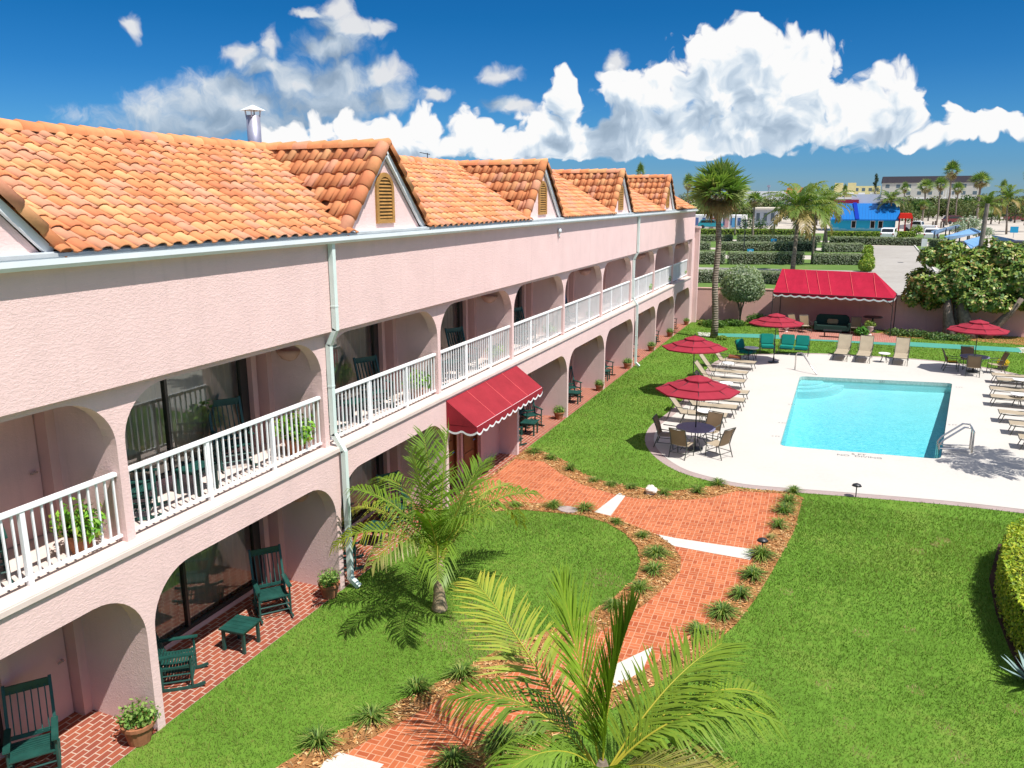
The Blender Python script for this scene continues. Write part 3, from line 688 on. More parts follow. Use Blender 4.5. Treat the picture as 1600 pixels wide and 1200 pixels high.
fr = t.node('ShaderNodeFresnel'); fr.inputs[0].default_value = 1.33; t.put(fr.inputs['Normal'], nb)
mx = t.node('ShaderNodeMixShader'); t.put(mx.inputs[0], fr.outputs[0]); t.l.new(tp.outputs[0], mx.inputs[1]); t.l.new(gl.outputs[0], mx.inputs[2]); t.l.new(mx.outputs[0], t.n['Material Output'].inputs[0]); M['water'] = m
sheet('pool_water', PL, [], -.13, M['water'])
# painted writing round the pool
M['ink'] = mat('grey_stencil_paint', (.15, .15, .15), .8, .1)
def text(s, p, size, rz, z=.016, tilt=0.):
    c = bpy.data.curves.new('deck_lettering', 'FONT'); c.body = s; c.size = size; c.align_x = 'CENTER'; c.space_line = .85; c.materials.append(M['ink'])
    o = bpy.data.objects.new('deck_lettering', font_mesh(c)); COL.objects.link(o); o.parent = deck; o.location = (p[0], p[1], z); o.rotation_euler = (tilt, 0, rz); return o
rr_ = math.atan2(POOL[2][1]-POOL[3][1], POOL[2][0]-POOL[3][0])
text('5 FT\nNO  DIVING', at(1342, 712), .24, rr_)
for u, v, s in ((1212, 683, '4 FT'), (1222, 662, '4 FT'), (1237, 633, '3 FT'), (1489, 665, '5 FT'), (1499, 606, '3 FT'), (1484, 711, '5 FT')): text(s, at(u, v), .16, rr_)
tw = (Vector(POOL[0])*.45+Vector(POOL[1])*.55); dpx = (Vector(POOL[1])-Vector(POOL[0])).normalized()
text('3 FT', (tw.x+dpx.y*.03, tw.y-.03, 0), .13, math.atan2(dpx.y, dpx.x), z=-.11, tilt=PI/2)
# garden paths and planting beds
PATH = [(738, 768), (775, 742), (805, 718), (850, 722), (876, 741), (910, 758), (962, 774), (1000, 780), (1075, 782), (1112, 778), (1150, 768), (1228, 772), (1214, 811), (1191, 852), (1172, 882), (1154, 910), (1137, 935), (1112, 968), (1076, 1000), (1036, 1030), (985, 1062), (900, 1092), (830, 1116), (781, 1134), (735, 1166), (690, 1200), (640, 1240), (560, 1300), (390, 1300), (470, 1225), (520, 1190), (565, 1164), (630, 1128), (700, 1087), (750, 1068), (794, 1054), (870, 1022), (945, 984), (1004, 948), (1040, 918), (1063, 893), (1064, 873), (1052, 853), (1026, 836), (985, 820), (955, 809), (929, 801), (861, 788), (790, 784), (760, 783)]
pathp = px(PATH); sheet('brick_path', pathp, [], .016, M['weave'])
MUL = [(806, 704), (830, 700), (861, 710), (884, 721), (910, 740), (940, 751), (977, 759), (1015, 764), (1049, 768), (1094, 763), (1132, 757), (1160, 764), (1232, 769), (1255, 778), (1240, 832), (1206, 894), (1180, 937), (1150, 976), (1090, 1030), (1000, 1085), (905, 1135), (850, 1172), (800, 1204), (740, 1250), (640, 1320), (330, 1320), (437, 1196), (500, 1160), (560, 1128), (620, 1098), (700, 1058), (734, 1041), (781, 1014), (860, 985), (915, 962), (962, 931), (992, 905), (1001, 879), (996, 856), (977, 834), (947, 817), (910, 806), (861, 801), (810, 796), (770, 800), (728, 790), (735, 766), (775, 738), (804, 716)]
mulp = px(MUL); sheet('mulch_bed', mulp, [], .009, M['mulch'])
for k, pts in enumerate(([(968, 771), (977, 776), (954, 807), (929, 801)], [(1026, 836), (1056, 842), (1122, 852), (1182, 860), (1172, 876), (1110, 865), (1052, 854)], [(960, 1040), (1020, 1012), (1003, 1050), (945, 1085)], [(505, 1192), (530, 1177), (600, 1196), (580, 1215), (490, 1225)])):
    sheet('concrete_strip', px(pts), [], .021, M['conc'])
STRIP = px([(1112, 521), (1180, 522), (1300, 527), (1430, 535), (1592, 544), (1597, 551), (1430, 542), (1300, 534), (1180, 528), (1120, 526)])
sheet('shuffleboard_court', STRIP, [], .012, M['court'])
sheet('court_apron', px([(1588, 543), (1603, 543), (1607, 551), (1592, 552)]), [], .010, M['conc'])
sheet('court_apron', px([(1090, 519), (1112, 520), (1119, 526), (1092, 526)]), [], .010, M['conc'])
CABF = px([(1218, 528), (1400, 536), (1402, 523), (1216, 510)])
sheet('cabana_floor', CABF, [], .014, brick_mat('cabana_brick', (.36, .12, .08), (.28, .09, .07), (.45, .33, .27), .235, .115, .011))
sheet('planting_bed', px([(1355, 527), (1480, 530), (1610, 540), (1640, 525), (1480, 505), (1400, 510)]), [], .008, M['mulch'])
SHB = px([(1545, 905), (1556, 960), (1575, 1010), (1600, 1065), (1680, 1090), (1680, 860), (1560, 850)])
sheet('shrub_bed', SHB, [], .010, ground_mat('dark_bark_mulch', [(.3, (.035, .02, .014)), (.7, (.12, .07, .045))], (2, 40), bump=.8))
# curb stones beside the round bed
NOGRASS = [DK, pathp, mulp, STRIP, CABF, SHB]
# ------------------------------------------------------------------ grass: one uncountable mass of blades
def grass():
    P = []
    for (x0, x1, y0, y1, den) in ((0.02, 20, -3, 6, 1350), (0.02, 20, 6, 14, 1050), (.02, 16, 14, 28, 420), (.02, 22, 28, 46.5, 200)):
        k = int((x1-x0)*(y1-y0)*den); P.append(np.column_stack([RNG.uniform(x0, x1, k), RNG.uniform(y0, y1, k)]))
    P = np.vstack(P)
    # only what lies within the view wedge (with a margin for other viewpoints)
    d = P-CAM[:2]; fw = d@(CF[:2]/np.linalg.norm(CF[:2])); rt = d@CR[:2]; P = P[(fw > 1.5) & (np.abs(rt) < fw*.72+4.5)]
    for poly in NOGRASS: P = P[~inside(P, poly)]
    n = len(P); dist = np.linalg.norm(P-CAM[:2], axis=1)
    ph = np.sin(P[:, 0]*1.3+np.sin(P[:, 1]*.9)*1.4)*np.cos(P[:, 1]*1.1-P[:, 0]*.5)
    h = RNG.uniform(.03, .062, n)*(1+.2*ph); w = np.clip(dist*.00042, .005, .018)*RNG.uniform(.8, 1.4, n)
    a = RNG.uniform(0, 2*PI, n); lean = RNG.uniform(.15, .95, n)*h; la = RNG.uniform(0, 2*PI, n)
    V = np.zeros((n, 3, 3)); s = np.column_stack([np.cos(a), np.sin(a)])*w[:, None]
    V[:, 0, :2] = P-s; V[:, 1, :2] = P+s; V[:, 2, :2] = P+np.column_stack([np.cos(la), np.sin(la)])*lean[:, None]; V[:, 2, 2] = h; V[:, :2, 2] = .001
    def vn(sc, seed):   # smooth value noise over the lawn
        r = np.random.default_rng(seed); G = r.uniform(-1, 1, (80, 160)); q = P*sc+40; i = np.floor(q).astype(int); f = q-i; f = f*f*(3-2*f); i = np.clip(i, 0, (78, 158))
        g = lambda a, b: G[i[:, 0]+a, i[:, 1]+b]
        return (g(0, 0)*(1-f[:, 0])+g(1, 0)*f[:, 0])*(1-f[:, 1])+(g(0, 1)*(1-f[:, 0])+g(1, 1)*f[:, 0])*f[:, 1]
    ph2 = .55*vn(.45, 1)+.45*vn(1.1, 2)+.35*vn(2.6, 3)
    mixv = np.clip(RNG.normal(.48+.32*ph2, .11, n), 0, 1)[:, None]
    c = np.array([.075, .152, .020])*(1-mixv)+np.array([.185, .300, .048])*mixv
    dry = np.clip(.30+.55*vn(.6, 5)+.35*vn(1.9, 6)+.35*(P[:, 0] < 5.5)*(P[:, 1] < 11), 0, 1)[:, None]*.58; c = c*(1-dry)+np.array([.215, .275, .055])*dry
    # wear of its own: yellowed spots, strong near the porch edge
    yl = (RNG.uniform(0, 1, n) < .05+.16*np.exp(-P[:, 0]/.5)); c[yl] = np.array([.27, .27, .075])*RNG.uniform(.7, 1.15, (yl.sum(), 1))
    for (u_, v_, r_) in ((752, 985, .75), (712, 1000, .5), (790, 1000, .5), (1010, 905, .0), (945, 905, .35)):
        q = np.array(at(u_, v_))[:2]; dd = np.linalg.norm((P-q)*np.array([1, .8]), axis=1)/(r_+1e-6)+.5*vn(2.6, 9); k = (dd < 1) & (RNG.uniform(0, 1, n) < .62); c[k] = np.array([.30, .235, .11])*RNG.uniform(.75, 1.2, (k.sum(), 1))
    sp = np.array([[2.4, .1], [4.9, 2.8]]+[tuple(at(u, v))[:2] for u, v in ((1475, 845), (1435, 862), (1465, 852), (1420, 985), (1345, 990), (1320, 1130), (1348, 1178), (1430, 1080), (1478, 1140), (1290, 1070), (1500, 1185), (1230, 925), (740, 985), (800, 1000), (700, 1010), (1590, 1110))])
    for q in sp:
        dd = np.linalg.norm(P-q, axis=1); k = (dd < .16) & (RNG.uniform(0, 1, n) < .75); c[k] = np.array([.42, .33, .17])*RNG.uniform(.7, 1.2, (k.sum(), 1))
    col = np.repeat(c, 3, 0)
    o = arrmesh('grass', V.reshape(-1, 3), np.arange(3*n).reshape(-1, 3), attr_mat('grass_blade', rough=.6, spec=.2, trans=.3, var=.28, vscale=.8), col=col)
    tag(o, 'short bright green lawn grass between path, pool deck and hotel', 'grass', kind='stuff')
grass()
# low straw chips on the mulch
def chips():
    P = np.column_stack([RNG.uniform(0, 9.5, 60000), RNG.uniform(-3, 15.5, 60000)]); P = P[inside(P, mulp) & ~inside(P, pathp)]; n = len(P)
    a = RNG.uniform(0, 2*PI, n); l = RNG.uniform(.02, .06, n); w = RNG.uniform(.005, .012, n); d = np.column_stack([np.cos(a), np.sin(a)]); s = np.column_stack([-d[:, 1], d[:, 0]])
    V = np.zeros((n, 4, 3)); 
    for k, (i, j) in enumerate(((-1, -1), (1, -1), (1, 1), (-1, 1))): V[:, k, :2] = P+d*(l*i)[:, None]+s*(w*j)[:, None]; V[:, k, 2] = .016+RNG.uniform(0, .02, n)+i*RNG.uniform(-.01, .015, n)
    c = np.array([[.50, .28, .11], [.40, .19, .07], [.56, .37, .18], [.30, .14, .05]])[RNG.integers(0, 4, n)]*RNG.uniform(.7, 1.1, (n, 1))
    o = arrmesh('mulch_chips', V.reshape(-1, 3), np.arange(4*n).reshape(-1, 4), attr_mat('wood_chip', rough=.9, spec=.05, var=.15), col=np.repeat(c, 4, 0)); tag(o, 'orange wood chips strewn along both sides of the brick path', 'mulch', kind='stuff')
chips()
# ------------------------------------------------------------------ garden wall at the end of the court
wl = [at(1084, 500), at(1205, 504), at(1395, 517), at(1480, 521), at(1660, 530)]
gw = MB(); WH = 2.12
wp = [Vector((p.x, p.y, 0)) for p in wl]
for a, c in zip(wp, wp[1:]):
    d = (c-a).normalized(); n_ = Vector((-d.y, d.x, 0))
    gw.add([a, c, c+n_*.2, a+n_*.2, a+Vector((0, 0, WH)), c+Vector((0, 0, WH)), c+n_*.2+Vector((0, 0, WH)), a+n_*.2+Vector((0, 0, WH))], [(0, 1, 5, 4), (2, 3, 7, 6), (4, 5, 6, 7), (1, 2, 6, 5), (3, 0, 4, 7)])
g = gw.build('garden_wall', M['wallpink']); tag(g, 'low dusty pink stucco wall closing the far end of the lawn', 'wall')
cpv = MB()
for a, c in zip(wp, wp[1:]):
    d = (c-a).normalized(); n_ = Vector((-d.y, d.x, 0)); z0, z1 = Vector((0, 0, WH)), Vector((0, 0, WH+.05))
    cpv.add([q+z for z in (z0, z1) for q in (a-n_*.03, c-n_*.03, c+n_*.23, a+n_*.23)], [(0, 1, 5, 4), (2, 3, 7, 6), (4, 5, 6, 7), (1, 2, 6, 5), (3, 0, 4, 7), (0, 3, 2, 1)])
cpv.build('coping', M['wallpink'], g)
# ------------------------------------------------------------------ plants
def leaves(name, cen, rad, n, size, cols, parent=None, m=None, aspect=.5, shell=.6, flat=0., keep=None, tri=False, clump=None):
    """leaf-sized rhombi spread through one or several ellipsoids"""
    V, Cc = [], []
    cen = np.atleast_2d(cen); rad = np.atleast_2d(rad); k = len(cen); vol = rad.prod(1)**(2/3); pr = vol/vol.sum()
    idx = RNG.choice(k, n, p=pr); d = RNG.normal(size=(n, 3)); d /= np.linalg.norm(d, axis=1)[:, None]
    r = (shell+(1-shell)*RNG.uniform(0, 1, n))**1.0*np.where(RNG.uniform(0, 1, n) < .12, RNG.uniform(1, 1.12, n), 1)
    P = cen[idx]+d*rad[idx]*r[:, None]
    if keep is not None: kk = keep(P); P = P[kk]; d = d[kk]
    n = len(P)
    nr = d*.7+RNG.normal(0, .65, (n, 3))+np.array([0, 0, .35]); nr /= np.linalg.norm(nr, axis=1)[:, None]
    a = np.cross(nr, RNG.normal(size=(n, 3))); a /= np.linalg.norm(a, axis=1)[:, None]; b = np.cross(nr, a)
    s = size*RNG.uniform(.6, 1.35, n)[:, None]
    V = np.stack([P-a*s, P-b*s*aspect+nr*s*.12, P+a*s, P+b*s*aspect+nr*s*.12], 1).reshape(-1, 3)
    cols = np.atleast_2d(cols); c = cols[RNG.integers(0, len(cols), n)]*RNG.uniform(.75, 1.25, (n, 1))
    return arrmesh(name, V, np.arange(4*n).reshape(-1, 4), m or M['leaf'], parent, np.repeat(c, 4, 0))
def frond(az, el, L, bend, ll=.5, nl=46, col=(.13, .27, .03), tipc=(.34, .34, .06), rach=(.42, .40, .06), vdrop=.25, wid=.02, start=.16, twist=0., fold=.15, base=(0, 0, 0), spread=58, lw=1.0):
    """one feather leaf: arching rib with drooping leaflets on both sides; returns V, F, C arrays (quads)"""
    n = nl; ts = np.linspace(0, 1, n+1); pos = np.array(base, float); pts, tan = [], []; e = R_(el)
    for k in range(n+1):
        ang = e-R_(bend)*(ts[k]**1.4); t = np.array([math.cos(ang)*math.cos(az), math.cos(ang)*math.sin(az), math.sin(ang)])
        pts.append(pos.copy()); tan.append(t); pos = pos+t*L/n
    V, F, C = [], [], []; side0 = np.array([-math.sin(az), math.cos(az), 0.])
    rc = np.array(rach)
    for k in range(n):   # rib as a flat-topped three-sided strip
        r0, r1 = .022*L/2.5*(1-ts[k]*.85), .022*L/2.5*(1-ts[k+1]*.85); o = len(V)
        for p, t, r in ((pts[k], tan[k], r0), (pts[k+1], tan[k+1], r1)):
            u = np.cross(side0, t); V += [p-side0*r, p+u*-r, p+side0*r, p+u*r*.6]
        for q in range(4): F.append((o+q, o+(q+1) % 4, o+4+(q+1) % 4, o+4+q))
        C += [rc*(.9+.2*(q == 3)) for _ in range(2) for q in range(4)]
    for k in range(n+1):
        if ts[k] < start: continue
        s = (ts[k]-start)/(1-start); ln = ll*(.88+.24*random.random())*(.45+1.0*math.sin(PI*min(1, s*.86+.12))**.8*.75)*(.9+.2*random.random())
        t = tan[k]; u = np.cross(t, side0); u = u if u[2] > 0 else -u
        for sg in (-1, 1):
            tw = twist; sd = side0*math.cos(tw)+u*math.sin(tw)
            an = R_(spread-24*s+random.uniform(-9, 9)); d = t*math.cos(an)+sd*sg*math.sin(an)+u*(fold+random.uniform(-.08, .08)); d /= np.linalg.norm(d)
            w = wid*(.7+.6*random.random())*lw; wv = np.cross(d, u); wv /= np.linalg.norm(wv)
            p0 = pts[k]; p1 = p0+d*ln*.5; d2 = d+np.array([0, 0, -vdrop*2.2*(1+.4*random.random())]); d2 /= np.linalg.norm(d2); p2 = p1+d2*ln*.5
            o = len(V); V += [p0-wv*w*.5, p0+wv*w*.5, p1+wv*w, p1-wv*w, p2+wv*w*.18, p2-wv*w*.18]
            F += [(o, o+1, o+2, o+3), (o+3, o+2, o+4, o+5)]
            q_ = .35 if random.random() < .75 else .9; c = np.array(col)*(.8+.4*random.random()); tc = np.array(tipc)
            cm = c*(1-.35*s)+tc*.35*s; C += [c*1.05, c*1.05, cm, cm, cm*(1-q_)+tc*q_, cm*(1-q_)+tc*q_]
    return np.array(V), np.array(F), np.array(C)
def frond_obj(name, parent, **k):
    V, F, C = frond(**k); return arrmesh(name, V, F, M['palmleaf'], parent, C)
def az_img(phi):
    """compass direction from an angle in plan: 0 = to the right of the view, 90 = away"""
    return -_ya+R_(phi)
GRN, YEL, DRY = (.15, .25, .022), (.46, .40, .05), (.40, .28, .13)
# young coconut palm on the round lawn
b0 = at(687, 953)
pt = thing('coconut_palm', 'young coconut palm with short stem on the lawn beside the hotel downspout', 'palm tree', b0)
MB().lathe([(.15, -.02), (.165, .06), (.13, .2), (.105, .45), (.10, .9), (.06, 1.15)], 12).build('trunk', M['youngbark'], pt, smooth=True)
for k, (phi, el, L, bd, vd, tc, cl) in enumerate([(-20, 87, 2.75, 6, .04, GRN, (.20, .36, .03)), (224, 80, 2.5, 6, .12, GRN, (.22, .34, .04)), (141, 42, 3.3, 95, .5, YEL, (.34, .36, .06)), (126, 62, 3.2, 105, .3, GRN, GRN), (55, 42, 3.2, 105, .45, YEL, (.17, .24, .025)), (60, 61, 2.35, 38, .12, GRN, (.14, .25, .025)), (53, 57, 3.0, 95, .35, YEL, (.23, .32, .06)),
        (238, 62, 2.3, 95, .7, DRY, GRN), (190, 58, 2.3, 100, .7, YEL, GRN), (275, 60, 2.3, 100, .6, GRN, GRN), (160, 66, 2.4, 70, .5, GRN, GRN), (310, 70, 2.4, 70, .4, GRN, (.15, .26, .03)), (20, 66, 2.6, 85, .4, GRN, (.15, .26, .03)), (0, 76, 2.4, 30, .1, GRN, (.17, .31, .03)), (110, 78, 2.6, 22, .1, GRN, (.12, .22, .02)), (262, 76, 2.1, 60, .3, GRN, (.12, .22, .02))]):
    frond_obj('frond', pt, az=az_img(phi), el=el, L=L, bend=bd, ll=.54, nl=50, vdrop=vd, tipc=tc, col=tuple(x*.92 for x in cl), base=(0, 0, .92), start=.24, fold=.28, wid=.017)
# coconut palm in the foreground
b1 = at(938, 1330)
pt = thing('coconut_palm', 'coconut palm in the foreground covering the brick path', 'palm tree', b1)
MB().lathe([(.18, -.02), (.19, .08), (.15, .3), (.13, .7), (.11, 1.1), (.05, 1.3)], 12).build('trunk', M['palmbark'], pt, smooth=True)
for k, (phi, el, L, bd, vd, tc, cl, sp, fo) in enumerate([(128, 39, 3.05, 18, .10, YEL, (.21, .28, .025), 66, .08), (139, 77, 2.4, 6, .05, GRN, (.22, .34, .03), 40, .10), (49, 90, 2.1, 38, .03, GRN, (.13, .2, .018), 16, .6), (20, 50, 2.75, 91, .28, GRN, (.19, .28, .025), 64, .12), (34, 48, 2.4, 44, .06, GRN, (.17, .25, .022), 62, .1), (8, 52, 2.5, 88, .4, GRN, (.18, .27, .025), 60, .1),
        (208, 62, 1.7, 98, .45, GRN, (.17, .28, .03), 50, .1), (262, 60, 1.7, 92, .55, GRN, (.15, .26, .02), 58, .1), (318, 52, 1.8, 80, .45, DRY, (.24, .23, .06), 58, .1), (352, 32, 1.8, 70, .4, DRY, (.24, .25, .05), 58, .2), (166, 58, 2.2, 78, .4, GRN, (.12, .2, .02), 58, .1)]):
    frond_obj('frond', pt, az=az_img(phi), el=el, L=L, bend=bd, ll=.64, nl=66, vdrop=vd, tipc=tc, col=cl, base=(0, 0, 1.02), start=.18, fold=fo, spread=sp, wid=.0165, rach=(.50, .45, .05))
# palm standing right of the picture; its shade falls across the deck
sh = at(1548, 722); q = sh+Vector((SV.x, SV.y, 0))*(4.6/SV.z)
pt = thing('coconut_palm', 'tall coconut palm right of the pool that shades the deck by the near handrail', 'palm tree', (q.x, q.y, 0))
MB().tube([(.3, -.4, 0), (.15, -.2, 2.), (0, 0, 4.5)], [.16, .13, .11], 10).build('trunk', M['palmbark'], pt, smooth=True)
for k in range(15): frond_obj('frond', pt, az=k*2*PI/15+random.uniform(-.15, .15), el=random.uniform(20, 62), L=1.75, bend=70, ll=.4, nl=26, vdrop=.3, base=(0, 0, 4.45), wid=.03, col=GRN)
# ---- prototypes of the tall palms in the distance
def fan_palm(name, H, R, n, label, lo=0, tr=.17, blades=20):
    """cabbage palm: trunk, ball of split fan leaves, dry leaves hanging below"""
    t = thing(name, label, 'palm tree'); nseg = 9
    wob = [(.05*math.sin(k*1.3), .05*math.cos(k*1.1), H*k/nseg) for k in range(nseg+1)]
    MB().tube(wob, [tr*1.25]+[tr*(1-.03*k) for k in range(1, nseg)]+[tr*1.35], 10).build('trunk', M['palmbark'], t, smooth=True)
    V, F, C = [], [], []
    for k in range(n):
        az = k*2.39996; f = (k+.5)/n; dead = f > .68; g = f/.68 if not dead else (f-.68)/.32
        el = R_((90-108*g**1.15 if not dead else -22-58*g)+random.uniform(-12, 12))
        d = np.array([math.cos(el)*math.cos(az), math.cos(el)*math.sin(az), math.sin(el)]); sd = np.array([-math.sin(az), math.cos(az), 0]); u = np.cross(d, sd); u = u if u[2] > 0 else -u
        tw = random.uniform(-.9, .9); sd, u = sd*math.cos(tw)+u*math.sin(tw), u*math.cos(tw)-sd*math.sin(tw)
        pl = R*random.uniform(.36, .52)*(.8 if dead else 1); c0 = np.array([0, 0, H])+d*pl; o = len(V)
        V += [np.array([0, 0, H])-sd*.02, np.array([0, 0, H])+sd*.02, c0+sd*.015, c0-sd*.015]; F.append((o, o+1, o+2, o+3)); C += [np.array([.2, .22, .06])]*4
        bc = np.array(random.choice([(.33, .25, .13), (.26, .17, .08), (.42, .35, .2), (.50, .44, .28)])) if dead else np.array(random.choice([(.13, .23, .05), (.19, .30, .07), (.29, .35, .13), (.09, .17, .04)]))
        bl = R*random.uniform(.46, .62)*(.75 if dead else 1)
        for q in range(blades):
            a = R_(-105+210*q/(blades-1)); e = d*math.cos(a)+sd*math.sin(a)+u*.2*random.uniform(-.3, 1); e /= np.linalg.norm(e); ln = bl*(.74+.26*math.cos(a))*random.uniform(.85, 1.15)
            w = np.cross(e, u); w /= np.linalg.norm(w); w = w*bl*.055; p1 = c0+e*ln*.62; e2 = e+np.array([0, 0, -.18-.25*random.random()-1.1*dead]); e2 /= np.linalg.norm(e2); p2 = p1+e2*ln*.45; o = len(V)
            V += [c0-w*.25, c0+w*.25, p1+w, p1-w, p2+w*.1, p2-w*.1]; F += [(o, o+1, o+2, o+3), (o+3, o+2, o+4, o+5)]
            c = bc*random.uniform(.75, 1.25); C += [c, c, c, c, c*.9+np.array([.06, .045, .015]), c*.9+np.array([.06, .045, .015])]
    arrmesh('crown', V, F, M['palmleaf'], t, np.array(C)); return t
def feather_palm(name, H, R, n, label, lean=(.5, .2), nl=22, cl=None):
    t = thing(name, label, 'palm tree')
    MB().tube([(-lean[0], -lean[1], 0), (-lean[0]*.75, -lean[1]*.75, H*.3), (-lean[0]*.3, -lean[1]*.3, H*.7), (0, 0, H)], [.19, .15, .13, .12], 9).build('trunk', M['palmbark'], t, smooth=True)
    Vs, Fs, Cs, o = [], [], [], 0
    for k in range(n):
        f = (k+.5)/n; old = f > .72
        V, F, C = frond(az=k*2.39996, el=86-95*f+random.uniform(-8, 8), L=R*random.uniform(.9, 1.1), bend=62+35*f, ll=R*.26, nl=nl, col=(.28, .22, .08) if old and random.random() < .6 else random.choice([(.06, .13, .02), (.09, .17, .025), (.14, .20, .04)]), tipc=DRY if old else (.22, .24, .05), vdrop=.35, wid=R*.021, base=(0, 0, H), fold=.2)
        Vs.append(V); Fs.append(F+o); Cs.append(C); o += len(V)
    arrmesh('crown', np.vstack(Vs), np.vstack(Fs), M['palmleaf'], t, np.vstack(Cs)); return t
# the big cabbage palm at the end of the hotel
b2 = at(1115, 528); top = hgt(1115, 262, b2)
fp = fan_palm('cabbage_palm', top-1.5, 1.9, 84, 'tall cabbage palm with shaggy dry skirt at the far end of the hotel', blades=24, tr=.19); fp.location = b2
fp.rotation_euler = (0, R_(-.6), 0)
# ------------------------------------------------------------------ garden plants near by
def tuft(name, r, h, n, cols, parent=None, wid=.011):
    V, F, C = [], [], []
    for k in range(n):
        a = random.uniform(0, 2*PI); e = random.uniform(.35, 1.35); L = h*random.uniform(.75, 1.25); d = np.array([math.cos(a)*math.cos(e), math.sin(a)*math.cos(e), math.sin(e)])
        p0 = np.array([math.cos(a), math.sin(a), 0])*r*.12*random.random(); p1 = p0+d*L*.6; p2 = p1+(d*np.array([1.25, 1.25, .2])-np.array([0, 0, .25]))*L*.5; s = np.array([-math.sin(a), math.cos(a), 0])*wid; o = len(V)
        V += [p0-s, p0+s, p1+s, p1-s, p2+s*.2, p2-s*.2]; F += [(o, o+1, o+2, o+3), (o+3, o+2, o+4, o+5)]
        c = np.array(random.choice(cols))*random.uniform(.75, 1.25); C += [c*.8, c*.8, c, c, c*1.15, c*1.15]
    return arrmesh(name, V, F, M['leaf'], parent, np.array(C))
LIR = [(.09, .18, .03), (.14, .24, .04), (.24, .29, .07), (.07, .13, .025)]
tufts = [tuft('lily_turf', .3, .34, q_, LIR, wid=.008) for q_ in (150, 110, 190, 130, 165)]
for o in tufts: COL.objects.unlink(o)
pal = tuft('lily_turf', .26, .26, 60, [(.32, .28, .12), (.26, .28, .08)], wid=.007); COL.objects.unlink(pal)
BEDS = {'in the wood chips along the far lawn edge of the path': [(835, 708, 1), (862, 717, 1), (892, 734, 1.05), (930, 752, .75), (956, 759, .7), (986, 763, .7), (1038, 772, 1), (1090, 770, 1), (1122, 758, .8)],
 'in the wood chips along the right edge of the brick path': [(1240, 770, 1), (1232, 785, 1.1), (1225, 801, 1.1), (1216, 823, 1.1), (1206, 842, -.8), (1190, 873, 1.15), (1176, 903, 1.05), (1157, 933, 1), (1128, 961, 1.05), (1092, 990, 1)],
 'in the wood chips round the oval lawn bed': [(805, 792, .7), (865, 793, 1), (914, 798, 1.05), (963, 818, .65), (1004, 840, .75), (1026, 868, 1.05), (1022, 893, 1.1), (1000, 922, 1.05), (957, 950, .9), (900, 985, .9), (795, 1028, .9), (722, 1058, 1.05), (652, 1083, 1.1), (582, 1124, 1.1), (498, 1163, 1.1)],
 'in the wood chips below the path near the foreground palm': [(785, 1166, 1.15), (708, 1196, 1.1), (835, 1145, .9)]}
ORD = ['first', 'second', 'third', 'fourth', 'fifth', 'sixth', 'seventh', 'eighth', 'ninth', 'tenth', 'eleventh', 'twelfth', 'thirteenth', 'fourteenth', 'fifteenth', 'sixteenth']
for bed, L in BEDS.items():
    near = 'counting from the hotel' if 'far' in bed or 'oval' in bed else ('counting from the pool' if 'right' in bed else 'counting from the right')
    for k, (u, v, s) in enumerate(L):
        src = pal if s < 0 else tufts[random.randrange(5)]; o = src.copy(); COL.objects.link(o); o.location = at(u, v); o.rotation_euler = (0, 0, random.uniform(0, 6)); o.scale = (abs(s)*random.uniform(.8, 1.08), abs(s)*random.uniform(.8, 1.08), abs(s)*random.uniform(.75, 1.1))
        tag(o, f"{'pale small' if s < 0 else ('small' if s < .85 else 'spiky')} lily turf clump, {ORD[k]} {near}, {bed}"[:200], 'plant', 'lily turf clumps beside the path')
        o['label'] = f"{'straw pale' if s < 0 else ('small' if s < .85 else 'spiky')} lily turf, {ORD[k]} {near.replace('counting ', '')}, {bed.replace('in the wood chips ', '')}"
# rock, valve lid
m_ = mat('white_limestone', (.62, .58, .50), .9, .1, var=.2, vscale=6, bump=.8, bscale=9, bdist=.05)
bm = bmesh.new(); bmesh.ops.create_icosphere(bm, subdivisions=3, radius=.17)
for v in bm.verts:
    k = 1+.28*math.sin(v.co.x*19+1)*math.cos(v.co.y*17)+.18*math.sin(v.co.z*26+v.co.x*9); v.co *= k; v.co.z *= .95
me = bpy.data.meshes.new('white_rock'); bm.to_mesh(me); bm.free(); me.materials.append(m_); o = bpy.data.objects.new('white_rock', me); COL.objects.link(o); o.location = at(1017, 772)+Vector((0, 0, .10)); tag(o, 'white rock in the wood chips beside the path', 'rock')
o = MB().lathe([(.21, 0), (.21, .03), (.19, .04)], 20).build('concrete_cover', M['edge']); o.location = at(887, 797, .01); o.scale = (1.3, 1, 1); tag(o, 'round grey lid lying at the edge of the oval lawn', 'lid')
# path lamps
def path_lamp(u, v, label, rz=0, g='mushroom lamps beside path and deck'):
    t = thing('path_lamp', label, 'lamp', at(u, v), rz, g)
    MB().tube([(0, 0, 0), (0, 0, .34)], .014, 8).build('stem', M['blackmetal'], t)
    MB().lathe([(.045, .30), (.05, .34), (.13, .33), (.10, .37), (.03, .40), (.012, .41)], 14).build('shade', M['blackmetal'], t, smooth=True)
path_lamp(1337, 777, 'small dark mushroom lamp at the deck edge by the lawn'); path_lamp(1190, 866, 'small grey mushroom lamp by the white strip across the path')
